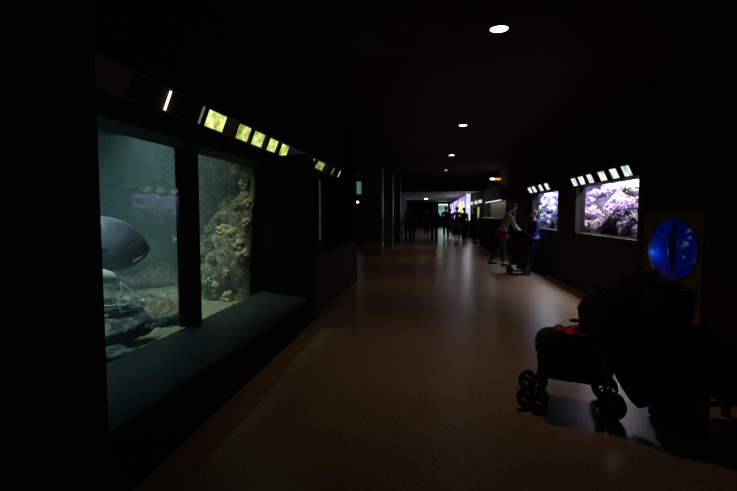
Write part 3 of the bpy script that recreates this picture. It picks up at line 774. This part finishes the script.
MB().box((-.46, -.02, 2.1), (.46, -.001, 2.2)).build('light_strip', emitter('tq_strip', (.85, 1, .9), 1.2), t)
light('glow', 'AREA', (0, -.1, 1.7), 7, (.7, 1., .95), target=(0, -5, 0), parent=t, shape='RECTANGLE', size=.8, size_y=.8)
for i, (y, z, lb) in enumerate(((24.6, 1.93, 'nearest small white sign on the far right wall'), (25.6, 1.90, 'middle small white sign on the far right wall'), (26.8, 1.88, 'farthest small white sign on the far right wall'))):
    x = 2.6-(y-24)*.1125
    t = MB().obox((x-.05, y, z), (.05, .6, .16), Matrix.Rotation(.11, 3, 'Z')).build('white_sign', backlit('ws', (.7, .7, .66), (1, 1, .95), (.4, .4, .4), .8, 3.)); tag(t, lb, 'sign', 'white signs on the far right wall')
t = thing('yellow_tank', 'narrow yellow lit window on the far right wall behind the counter', 'aquarium', (2.47, 25.2, 1.3))
MB().box((-.03, -.35, -.2), (.0, .35, .35)).build('lit_face', backlit('yl', (.6, .62, .12), (.9, .9, .5), (.2, .25, .03), .6, 3.), t)
MB().box((-.05, -.38, -.24), (-.031, .38, -.2)).build('sill', M['frame'], t)
# light that washes the far low ceiling comes from a lit cove
t = thing('cove_light', 'cool cove light washing the pale low ceiling at the far end', 'lamp', (-1.0, 37, 1.9))
MB().box((-.1, -1.5, -.06), (.1, 1.5, -.02)).build('trough', M['frame'], t)
light('wash', 'AREA', (0, 0, 0), 6, (.75, .95, 1.), target=(1.0, 0, 2.), parent=t, shape='RECTANGLE', size=.2, size_y=3.)

# left side hall glimpses between parapet and pillar
t = thing('side_tank', 'slim green glowing tank beyond the parapet, left of the green pillar', 'aquarium', (-3.42, 22.9, 0))
MB().box((-.14, -.02, 2.25), (.16, .0, 2.85)).build('lit_face', emitter('green_face', (.22, .55, .36), .30), t)
MB().box((-.2, .0, 0), (.22, .4, 2.95)).build('cabinet', M['frame'], t)
t = thing('globe_lamp', 'small white globe lamp glimpsed left of the green pillar', 'lamp', (-2.02, 13.4, 0))
t.location = (-3.40, 22.4, 0)
MB().ball((0, 0, 1.86), (.09, .09, .06), 2).build('globe', emitter('globe', (1., .95, .9), 2.2), t, smooth=True)
MB().cyl((0, 0, .9), .02, 1.8).cyl((0, 0, .015), .14, .03).build('stand', M['metal_dark'], t)

# ------------------------------------------------------------------ people
def skin_chain(me_bm, lay, pts, rad, root=None):
    pass
def build_skin(name, verts, edges, m, parent, roots=(0,), sub=1, smooth=True):
    """verts: list of (co, (rx, ry)); grows a continuous surface along the edges"""
    me = bpy.data.meshes.new(name); me.from_pydata([v[0] for v in verts], edges, []); me.update()
    o = bpy.data.objects.new(name, me); C.objects.link(o); o.parent = parent
    me.materials.append(m)
    s = o.modifiers.new('skin', 'SKIN'); s.use_smooth_shade = True; s.branch_smoothing = .6
    if not me.skin_vertices: me.attributes  # layer is created with the modifier
    if len(me.skin_vertices) == 0:
        bpy.context.view_layer.objects.active = o
        bm = bmesh.new(); bm.from_mesh(me); bm.verts.layers.skin.verify(); bm.to_mesh(me); bm.free()
    for i, v in enumerate(verts):
        sv = me.skin_vertices[0].data[i]; sv.radius = v[1]; sv.use_root = i in roots
    u = o.modifiers.new('sub', 'SUBSURF'); u.levels = sub; u.render_levels = sub
    return o

def person(label, loc, rz, h, top, bottom, hair, lean=0., head_tilt=0., legL=0., legR=0., arms=None, hair_long=False, female=False, shoes='rubber', skirt=None, face=True, group=None, hood=None):
    """faces local +Y. arms: dict L/R -> (elbow, wrist) in units of h, before leaning"""
    t = thing('person', label, 'person', loc, rz, group)
    piv = Vector((0, 0, .52*h)); RL = Matrix.Rotation(-lean, 3, 'X')
    def U(p):                                  # upper body point, leans forward from the hips
        v = Vector(p)*h
        return piv + RL @ (v-piv)
    sw = .095 if female else .108
    V = []; E = []
    def add(co, r, prev=None):
        V.append((tuple(co), (r[0]*h, r[1]*h) if isinstance(r, tuple) else (r*h, r*h))); i = len(V)-1
        if prev is not None: E.append((prev, i))
        return i
    pel = add(Vector((0, 0, .53))*h, (.085, .062))
    wst = add(U((0, 0, .61)), (.070, .052), pel)
    che = add(U((0, .005, .72)), (.088, .060), wst)
    nb = add(U((0, 0, .81)), (.060, .045), che)
    neck = add(U((0, .008, .85)), (.030, .030), nb)
    HR = Matrix.Rotation(-head_tilt, 3, 'X'); npt = U((0, .008, .865))
    def Hd(p): return npt + RL @ HR @ (Vector(p)*h)
    chin = add(Hd((0, .016, .022)), (.033, .038), neck)
    mid = add(Hd((0, .010, .065)), (.043, .052), chin)
    crown = add(Hd((0, .004, .108)), (.036, .042), mid)
    J = {}
    for s, nm, a in ((-1, 'L', legL), (1, 'R', legR)):
        hip = Vector((s*.052, 0, .49))*h
        R = Matrix.Rotation(a, 3, 'X')
        knee = hip + R @ Vector((s*.004, .012, -.215))*h
        ank = knee + Matrix.Rotation(a-.08-(.25 if a < -.1 else 0), 3, 'X') @ Vector((0, -.005, -.225))*h
        ank.z = max(ank.z, .045*h)
        hi = add(hip, .050, pel); kn = add(knee, .033, hi); sh = add(knee.lerp(ank, .35)+Vector((0, -.006, 0))*h, .031, kn); an = add(ank, .022, sh)
        to = add(ank+Vector((0, .075*h, -.028*h)), (.022, .014), an)
        J['hip'+nm], J['knee'+nm], J['ank'+nm] = hip, knee, ank
        sho = U((s*sw, 0, .805)); el, wr = (arms or {}).get(nm, ((s*.135, -.01, .63), (s*.145, .03, .48)))
        el, wr = U(el), U(wr)
        sv = add(sho, .036, nb); ev = add(el, .026, sv); wv = add(wr, .018, ev)
        d = (wr-el).normalized(); pm = wr+d*.03*h; pv = add(pm, (.022, .013), wv)
        J['sho'+nm], J['el'+nm], J['wr'+nm], J['d'+nm] = sho, el, wr, d
    roots = [pel]
    # fingers: separate short chains rooted inside each palm
    for s, nm in ((-1, 'L'), (1, 'R')):
        d = J['d'+nm]; sd = d.cross(Vector((1, 0, 0)) if abs(d.x) < .8 else Vector((0, 0, 1))).normalized(); cu = d.cross(sd).normalized()
        base = J['wr'+nm]+d*.035*h
        for k, (off, ln) in enumerate(((-.014, .040), (-.005, .046), (.005, .043), (.014, .034))):
            a = add(base+sd*off*h, .0055); b = add(base+sd*off*1.15*h+d*ln*.5*h, .0052, a); c_ = add(base+sd*off*1.2*h+d*ln*.85*h+cu*.010*h, .0045, b)
            roots.append(a)
        a = add(J['wr'+nm]+d*.018*h-sd*.012*h, .006); b = add(J['wr'+nm]+d*.036*h-sd*.030*h, .0055, a); c_ = add(J['wr'+nm]+d*.052*h-sd*.036*h+cu*.006*h, .005, b); roots.append(a)
    build_skin('body', V, E, M['skin'], t, roots)
    # clothes: looser shells over the same joints
    def shell(name, m, pts, edges, roots=(0,)):
        return build_skin(name, [(tuple(p), (r[0]*h, r[1]*h)) for p, r in pts], edges, m, t, roots)
    q = [(V[wst][0], (.084, .066)), (V[che][0], (.100, .072)), (tuple(U((0, 0, .80))), (.072, .056)), (tuple(U((0, .0, .535))), (.094, .072))]
    ed = [(0, 1), (1, 2), (0, 3)]
    for nm in 'LR':
        i = len(q); q += [(J['sho'+nm], (.043, .043)), (J['el'+nm], (.033, .033)), (J['wr'+nm]-J['d'+nm]*.01*h, (.026, .026))]; ed += [(2, i), (i, i+1), (i+1, i+2)]
    shell('jacket', M[top], q, ed)
    q = [(Vector((0, 0, .53))*h, (.092, .070))]; ed = []
    for nm in 'LR':
        i = len(q); q += [(J['hip'+nm], (.058, .058)), (J['knee'+nm], (.041, .041)), (J['ank'+nm]+Vector((0, 0, .012*h)), (.032, .032))]; ed += [(0, i), (i, i+1), (i+1, i+2)]
    shell('trousers', M[bottom], q, ed)
    if skirt:
        mb = MB(); rr = []
        for z, rx, ry, y in ((.575, .080, .066, .0), (.50, .108, .086, .0), (.40, .125, .105, .0), (.31, .135, .12, .01)):
            rr.append([mb.bm.verts.new((rx*h*math.cos(2*PI*k/24), (y+ry*math.sin(2*PI*k/24))*h, z*h)) for k in range(24)])
        for a, b in zip(rr, rr[1:]):
            for k in range(24): mb.bm.faces.new((a[k], a[(k+1) % 24], b[(k+1) % 24], b[k]))
        o = mb.build('skirt', M[skirt], t, smooth=True); s_ = o.modifiers.new('s', 'SOLIDIFY'); s_.thickness = .008
    for nm in 'LR':
        a = J['ank'+nm]; z0 = a.z-.045*h
        MB().hull([(a.x+dx*h, a.y+dy*h, z0+dz*h) for dx, dy, dz in ((-.024, -.035, 0), (.024, -.035, 0), (-.028, .09, 0), (.028, .09, 0), (-.02, .11, 0), (.02, .11, 0), (-.018, .11, .018), (.018, .11, .018), (-.024, -.03, .05), (.024, -.03, .05), (-.022, .04, .045), (.022, .04, .045))]).build('shoe', M[shoes], t, bevel=.006)
    # head details
    QH = (RL @ HR)
    mb = MB().ball(Hd((0, -.006, .082)), (.052*h, .060*h, .060*h), 3, QH)
    if hair_long: mb.ball(Hd((0, -.030, .03)), (.048*h, .030*h, .062*h), 2, QH)
    for v in list(mb.bm.verts):                       # clear the face
        l = (QH.inverted() @ (v.co-npt))/h
        if l.y > .018 and l.z < .098: v.co = npt + QH @ (Vector((l.x*.9, .016, l.z))*h)
    mb.displace(.004*h, 30/h, 2.)
    mb.build('hair', M[hair], t, smooth=True)
    if face:
        MB().hull([Hd(p) for p in ((-.007, .060, .058), (.007, .060, .058), (0, .074, .052), (0, .060, .082), (0, .058, .05))]).build('nose', M['skin'], t)
        for s in (-1, 1):
            MB().ball(Hd((s*.017, .054, .075)), (.006*h,)*3, 2).build('eye', M['rubber'], t, smooth=True)
            MB().ball(Hd((s*.047, .0, .065)), (.006*h, .010*h, .017*h), 2, QH).build('ear', M['skin'], t, smooth=True)
        MB().ball(Hd((0, .053, .036)), (.014*h, .004*h, .0035*h), 2, QH).build('mouth', M['dark_red'], t, smooth=True)
    if hood:
        mb = MB().ball(Hd((0, -.014, .062)), (.060*h, .064*h, .074*h), 3, QH)
        for v in list(mb.bm.verts):
            l = (QH.inverted() @ (v.co-npt))/h
            if l.y > .02: v.co = npt + QH @ (Vector((l.x, .02, l.z))*h)
        mb.build('hood', M[hood], t, smooth=True)
    return t, J

# woman bending over a camera, seen side-on, facing right (+X)
w, J = person('woman in beige jacket leaning over a camera beside a black pushchair', (1.78, 12.25, 0), -PI/2, 1.66, 'beige', 'navy', 'hair_brown', lean=.30, head_tilt=.45,
              legL=.10, legR=-.26, arms={'L': ((-.125, .10, .70), (-.03, .105, .825)), 'R': ((.12, .13, .66), (.06, .27, .60))}, hair_long=True, female=True)
cam = thing('camera', 'small black camera held up to the face of the woman in beige', 'camera', (0, 0, 0))
cw = w.matrix_basis  # not yet evaluated; compute by hand
def to_world(root, v):
    a = root.rotation_euler.z; return Vector((root.location.x+v.x*math.cos(a)-v.y*math.sin(a), root.location.y+v.x*math.sin(a)+v.y*math.cos(a), root.location.z+v.z))
cp = to_world(w, J['wrL']+J['dL']*.06); cam.location = cp+Vector((.03, 0, 0)); cam.rotation_euler = (0, .3, 0)
MB().box((-.03, -.06, -.04), (.03, .06, .04)).build('camera_body', M['rubber'], cam, bevel=.008)
MB().cyl((.06, 0, 0), .03, .06, 'x').build('lens', M['metal_dark'], cam)
# red shoulder bag hanging at her hip
bg = thing('shoulder_bag', 'red shoulder bag hanging at the hip of the woman in beige', 'bag', (1.76, 12.05, .70))
MB().ball((0, 0, .10), (.15, .07, .14), 3).displace(.03, 6, 1).build('pouch', M['bag_red'], bg, smooth=True)
MB().box((-.11, -.085, .12), (.11, -.055, .19)).build('flap', M['dark_red'], bg, bevel=.01)
MB().tube([(-.08, 0, .20), (-.02, .02, .42), (.10, .05, .62), (.14, .16, .66), (.08, .22, .5), (.0, .2, .2)], .012, 6).build('strap', M['dark_red'], bg, smooth=True)
# boy in blue
b, JB = person('boy in blue jacket standing in front of the far coral window', (2.42, 11.6, 0), 1.9, 1.42, 'blue', 'navy', 'hair_fair', head_tilt=.05,
           arms={'L': ((-.13, .03, .64), (-.10, .12, .56)), 'R': ((.13, .02, .64), (.12, .10, .54))})
pp = MB().box((-.07, -.004, -.05), (.07, .004, .05)).build('leaflet', M['white_plastic']); pp.location = to_world(w, J['wrR']+J['dR']*.12); pp.rotation_euler = (.4, .3, .2)
tag(pp, 'small white leaflet in the outstretched hand of the woman in beige', 'leaflet')

# far silhouettes
far = [(-.78, 21.6, 0.2, 1.55, 'grey', 'black', 'hair_brown', -.22, .25, 'person in dark clothes mid-stride beside the left pillars, nearest of the far group', None),
       (-1.1, 24.4, .3, 1.62, 'black', 'navy', 'hair_brown', .1, -.1, 'person in black half behind the leftmost strider by the pillars', None),
       (-.18, 27.0, 3.0, 1.62, 'dark_red', 'navy', 'hair_brown', .15, -.15, 'person in dark red hooded jacket in the middle of the far corridor', 'dark_red'),
       (.20, 22.0, 3.3, 1.66, 'black', 'black', 'hair_brown', .05, -.06, 'person in black standing in mid corridor right of the red jacket', None),
       (.86, 26.2, 0., 1.70, 'navy', 'black', 'hair_brown', .12, -.12, 'person in navy standing below the turquoise end tank', None),
       (1.15, 28.0, .5, 1.60, 'black', 'grey', 'hair_brown', .05, -.12, 'person in black with grey trousers in front of the purple display', None),
       (1.46, 26.5, 0.2, 1.68, 'black', 'black', 'hair_brown', .1, -.1, 'person in black standing before the yellow part of the display', None),
       (1.40, 24.6, 2.8, 1.12, 'cream_cloth', 'grey', 'hair_fair', .1, -.1, 'child in cream top in front of the standing adults', None),
       (1.72, 24.9, -.6, 1.62, 'black', 'navy', 'hair_brown', .12, -.05, 'person in black beside the white lit column', None),
       (1.98, 21.9, -1.2, 1.58, 'grey', 'black', 'hair_brown', .05, -.05, 'person in grey standing next to the far end of the counter', None)]
for x, y, rz, h, tp, bt_, hr, a, b_, lb, hd in far:
    person(lb, (x, y, 0), rz, h, tp, bt_, hr, legL=a, legR=b_, face=(abs(rz) > 2), hood=hd)

# ------------------------------------------------------------------ pushchairs
def wheel(mbt, mbr, c, r, w=.03):
    mbt.torus(c, r-.018, .018, 'y', 24, 8)
    mbr.torus(c, r*.55, .006, 'y', 20, 6); mbr.cyl(c, r*.20, w+.012, 'y', 14)
    for k in range(6):
        a = 2*PI*k/6; mbr.tube([c, (c[0]+math.cos(a)*(r-.02), c[1], c[2]+math.sin(a)*(r-.02))], .006, 5)
def pushchair(label, loc, rz, big=True, canopy=True):
    """faces local -X; ground at z=0; front wheels near x=0, rear wheels x=.46; track along y"""
    t = thing('pushchair', label, 'pushchair', loc, rz)
    r = .078
    for y in (-.18, .18):
        for dy in (-.048, .048):
            a = MB(); b = MB(); wheel(a, b, (0, 0, 0), r)
            o = a.build('front_wheel', M['rubber'], t, smooth=True); o.location = (-.02+dy*.94, y-dy*.35, r); o.rotation_euler = (0, 0, .75)
            b.build('rim', M['metal_dark'], o)
            a = MB(); b = MB(); wheel(a, b, (0, 0, 0), .088)
            o = a.build('rear_wheel', M['rubber'], t, smooth=True); o.location = (.47, y+dy*.6, .088)
            b.build('rim', M['metal_dark'], o)
        # swivel fork, struts
        MB().tube([(-.02, y, r), (.01, y, r+.05), (.03, y, .19), (.045, y, .25)], [.012, .014, .018, .015], 8).build('front_fork', M['metal_dark'], t, smooth=True)
        MB().tube([(.03, y, .22), (.16, y, .38), (.36, y, .56), (.60, y, .76), (.78, y, .85), (.86, y, .86)], .012, 8).build('side_tube', M['metal_dark'], t, smooth=True)
        MB().tube([(.47, y, .088), (.45, y, .25), (.40, y, .42), (.34, y, .54)], .012, 8).build('rear_strut', M['metal'], t, smooth=True)
        MB().tube([(.84, y, .86), (.89, y, .865), (.92, y, .83)], .018, 8).build('handle_grip', M['rubber'], t, smooth=True)
        MB().tube([(.02, y, .245), (.18, y*1.0, .232), (.45, y, .222)], .013, 8).build('lower_tube', M['metal_dark'], t, smooth=True)
    MB().tube([(.47, -.25, .088), (.47, .25, .088)], .009, 8).build('axle', M['metal_dark'], t)
    MB().box((.49, -.2, .09), (.52, .2, .12)).build('brake_bar', M['metal_dark'], t, bevel=.005)
    # seat: cushioned shell reclining, legrest at the front
    sec = [(-.02, .40, .045), (.02, .47, .05), (.10, .46, .05), (.22, .40, .05), (.34, .38, .05), (.44, .42, .05), (.54, .56, .045), (.64, .72, .04), (.70, .84, .035)]
    mb = MB(); rr = []
    for x, z, th in sec:
        rr.append([mb.bm.verts.new(p) for p in ((x, -.20, z+.03), (x+.01, -.18, z-th), (x+.01, 0, z-th-.02), (x+.01, .18, z-th), (x, .20, z+.03), (x, .17, z+.01), (x, 0, z-.012), (x, -.17, z+.01))])
    for a, b in zip(rr, rr[1:]):
        for k in range(8): mb.bm.faces.new((a[k], a[(k+1) % 8], b[(k+1) % 8], b[k]))
    mb.bm.faces.new(rr[0][::-1]); mb.bm.faces.new(rr[-1]); mb.build('seat', M['black'], t, smooth=True, subsurf=1)
    # side skirts of fabric down to the lower tubes
    for y in (-.17, .17):
        MB().hull([(x, y+dy, z) for x, z in ((.0, .38), (.04, .47), (.36, .56), (.52, .50), (.46, .23), (.06, .235), (.01, .30)) for dy in (-.008, .008)]).build('side_panel', M['black'], t, bevel=.006)
    MB().hull([(x, y, z) for x, z in ((.07, .235), (.45, .225), (.46, .33), (.05, .31)) for y in (-.18, .18)]).build('basket', M['charcoal'], t, bevel=.02)
    # footmuff bulging over the legrest
    mb = MB().ball((.17, 0, .44), (.16, .14, .11), 3); mb.displace(.03, 7, 3.); mb.build('footmuff', M['charcoal'], t, smooth=True)
    if canopy:
        # hood: fan of ribs with fabric
        mb = MB(); rr = []; n = 14
        cx, cz = .62, .60
        for i in range(9):
            a = -.35 + i/8*2.25; R = .36
            ring = []
            for k in range(n+1):
                b = PI*k/n; y = -math.cos(b)*.225; rad = (R*(.74+.26*math.sin(b)))*(1+.03*math.cos(i*PI))
                ring.append(mb.bm.verts.new((cx-math.cos(a)*rad*(.35+.65*math.sin(b)), y, cz+math.sin(a)*rad*(.35+.65*math.sin(b))+.02)))
            rr.append(ring)
        for a, b in zip(rr, rr[1:]):
            for k in range(n): mb.bm.faces.new((a[k], a[k+1], b[k+1], b[k]))
        o = mb.build('canopy', M['charcoal'], t, smooth=True); s_ = o.modifiers.new('s', 'SOLIDIFY'); s_.thickness = .012
        for i in (0, 4, 8):
            a = -.35+i/8*2.25; pts = []
            for k in range(n+1):
                b = PI*k/n; rad = .372*(.74+.26*math.sin(b))*1.03
                pts.append((cx-math.cos(a)*rad*(.35+.65*math.sin(b)), -math.cos(b)*.23, cz+math.sin(a)*rad*(.35+.65*math.sin(b))+.02))
            MB().tube(pts, .008, 6).build('canopy_rib', M['rubber'], t, smooth=True)
    return t
pc = pushchair('black pushchair with hood facing left in the right foreground', (.77, 3.52, 0), -.21)
# red blanket on its footmuff
mb = MB()
nx, ny = 16, 10; g = []
for i in range(nx+1):
    row = []
    for j in range(ny+1):
        x = .0+.20*i/nx; y = -.13+.22*j/ny
        row.append(mb.bm.verts.new((x, y, .572+.012*math.sin(x*60)+.010*math.sin(y*40+x*20)-.10*max(0, abs(y+.02)-.10)*3-.25*max(0, .04-x))))
    g.append(row)
for i in range(nx):
    for j in range(ny): mb.bm.faces.new((g[i][j], g[i+1][j], g[i+1][j+1], g[i][j+1]))
o = mb.build('red_blanket', M['red'], smooth=True); o.location = (.88, 3.47, -.022); o.rotation_euler = (0, 0, -.21); s_ = o.modifiers.new('s', 'SOLIDIFY'); s_.thickness = .012
tag(o, 'folded bright red blanket lying on the foot end of the black pushchair', 'blanket')
# a dark glove on the blanket
mb = MB().ball((0, 0, 0), (.035, .022, .014), 3)
for k in range(4): mb.tube([(.02, -.015+.01*k, 0), (.055, -.02+.013*k, .008)], [.008, .007], 6)
o = mb.build('glove', M['black'], smooth=True); o.location = (.99, 3.40, .615); tag(o, 'small dark glove lying on the red blanket', 'glove')
# big dark coat thrown over hood and handles
mb = MB().ball((0, 0, 0), (.29, .25, .20), 4)
mb.displace(.07, 3.0, 5.)
for v in mb.bm.verts:
    if v.co.z < 0: v.co.z *= 1.5
    if v.co.x < -.1: v.co.z -= .18*(-v.co.x-.1)
    v.co.z += .05*noise.noise(Vector((v.co.x*9, v.co.y*9, 0)))
o = mb.build('dark_coat', M['black'], smooth=True); o.location = (1.43, 3.38, .73); o.rotation_euler = (0, -.10, 0)
tag(o, 'black coat heaped over the hood and handles of the foreground pushchair', 'coat')
# changing bag hanging from the handles
bag = thing('changing_bag', 'black changing bag hanging from the handles of the foreground pushchair', 'bag', (1.40, 3.22, 0), -.1)
mb = MB().hull([(x, y, z) for x, z in ((-.17, .56), (.20, .58), (.16, .30), (.02, .13), (-.08, .10), (-.20, .30)) for y in (-.09, .09)]).build('pouch', M['black'], bag, bevel=.04)
MB().hull([(x, y, z) for x, z in ((-.14, .42), (.12, .44), (.08, .24), (-.09, .22)) for y in (-.115, -.085)]).build('pocket', M['charcoal'], bag, bevel=.015)
MB().tube([(-.12, 0, .55), (-.05, 0, .72), (.05, 0, .80), (.13, 0, .72), (.17, 0, .56)], .012, 6).build('strap', M['rubber'], bag, smooth=True)
# red tassel / toy dangling on the frame
o = MB().ball((0, 0, 0), (.028, .022, .05), 3).displace(.008, 20, 1).build('toy', M['dark_red'], smooth=True); o.location = (1.25, 3.22, .44); tag(o, 'little dark red and green toy dangling from the pushchair frame', 'toy')

pushchair('black pushchair with folded hood between the woman in beige and the boy', (1.98, 11.15, 0), -PI/2-.1)
o = MB().hull([(x, y, z) for x, y in ((-.17, -.12), (.17, -.12), (-.15, .10), (.15, .10)) for z in (.1, .82)]).build('black_rucksack', M['black'], bevel=.05)
o.location = (2.08, 11.32-.35, .0); tag(o, 'large black rucksack set against the far pushchair', 'rucksack')

# ------------------------------------------------------------------ things at the lower right
st = thing('wooden_stool', 'low tan wooden stool under a dark quilted coat at lower right', 'stool', (1.80, 3.25, 0), .15)
MB().box((-.16, -.14, .42), (.20, .14, .455)).build('seat', M['wood'], st, bevel=.01)
for x in (-.12, .16):
    for y in (-.10, .10): MB().tube([(x*1.15, y*1.15, 0), (x, y, .42)], [.028, .030], 8).build('leg', M['wood'], st, smooth=True)
MB().box((-.12, -.115, .16), (.16, -.095, .19)).build('rail', M['wood'], st)
mb = MB().ball((0, 0, 0), (.36, .26, .23), 4).displace(.09, 3.4, 12.)
for v in mb.bm.verts:
    v.co.z += .03*math.sin(v.co.x*40)*(.3+abs(v.co.y))
    if v.co.x < -.15: v.co.z -= .5*(-v.co.x-.15)
o = mb.build('quilted_coat', M['charcoal'], smooth=True); o.location = (1.82, 3.25, .40); tag(o, 'dark quilted coat with ribbed folds piled on the wooden stool', 'coat')
rk = thing('rucksack', 'dark rucksack slumped on the floor between pushchair and stool', 'rucksack', (1.60, 3.30, 0), .3)
MB().hull([(x, y, z) for x, y, z in ((-.13, -.1, 0), (.14, -.1, 0), (-.13, .1, 0), (.14, .1, 0), (-.10, -.08, .22), (.11, -.08, .25), (-.08, .07, .27), (.09, .07, .29))]).build('pack', M['navy'], rk, bevel=.03)
MB().hull([(x, y, z) for x, z in ((-.10, .03), (.10, .03), (.08, .15), (-.08, .14)) for y in (-.14, -.10)]).build('pocket', M['charcoal'], rk, bevel=.012)
MB().tube([(-.05, .0, .27), (0, 0, .32), (.06, .0, .28)], .009, 6).build('loop', M['rubber'], rk, smooth=True)
mb = MB().ball((0, 0, 0), (.34, .20, .07), 4).displace(.05, 4, 21.)
for v in mb.bm.verts: v.co.z = max(v.co.z, -.045)
o = mb.build('folded_jacket', M['black'], smooth=True); o.location = (2.15, 3.02, .047); tag(o, 'black jacket dropped on the floor at the lower right corner', 'jacket')
sh = thing('shoe', 'dark shoe with pale sole lying right of the wooden stool', 'shoe', (1.93, 2.95, 0), -.2)
MB().hull([(x, y, z) for x, y, z in ((-.12, -.035, .0), (-.12, .035, .0), (.12, -.04, 0), (.12, .04, 0), (.14, 0, 0), (.14, 0, .02), (-.12, -.035, .02), (-.12, .035, .02), (.12, -.04, .02), (.12, .04, .02))]).build('sole', M['cream_cloth'], sh, bevel=.005)
MB().hull([(x, y, z) for x, y, z in ((-.11, -.03, .02), (-.11, .03, .02), (.12, -.035, .02), (.12, .035, .02), (.11, 0, .045), (0, -.03, .07), (0, .03, .07), (-.10, -.028, .10), (-.10, .028, .10))]).build('upper', M['black'], sh, bevel=.01)
o = MB().tube([(0, 0, .006), (.08, -.02, .006), (.15, .02, .006), (.22, -.01, .006), (.30, .03, .006), (.36, .0, .006)], .006, 6).build('strap', M['cream_cloth'], smooth=True)
o.location = (1.36, 3.0, 0); tag(o, 'pale webbing strap trailing on the floor in front of the dark rucksack', 'strap')

# ------------------------------------------------------------------ world, camera
w_ = bpy.data.worlds.new('World'); bpy.context.scene.world = w_; w_.use_nodes = True
w_.node_tree.nodes['Background'].inputs[0].default_value = (.5, .6, .6, 1)
w_.node_tree.nodes['Background'].inputs[1].default_value = .002

f = 480.
pitch = math.atan(32.5/f); yaw = math.atan(61.5/f*math.cos(pitch))
cd = bpy.data.cameras.new('camera'); co = bpy.data.objects.new('camera_view', cd); C.objects.link(co)
cd.sensor_width = 36; cd.lens = f/737*36; cd.clip_start = .05; cd.clip_end = 200
co.location = (0, 0, 1.35); co.rotation_euler = (PI/2-pitch, 0, yaw)
sc = bpy.context.scene; sc.camera = co
sc.view_settings.view_transform = 'Standard'; sc.view_settings.look = 'None'; sc.view_settings.gamma = 1; sc.view_settings.exposure = 0
sc.view_settings.use_curve_mapping = False
sc.cycles.use_denoising = True
sc.cycles.max_bounces = 8; sc.cycles.diffuse_bounces = 3; sc.cycles.glossy_bounces = 3; sc.cycles.transparent_max_bounces = 12; sc.cycles.volume_bounces = 1
sc.cycles.sample_clamp_indirect = 2.; sc.cycles.caustics_reflective = False; sc.cycles.caustics_refractive = False
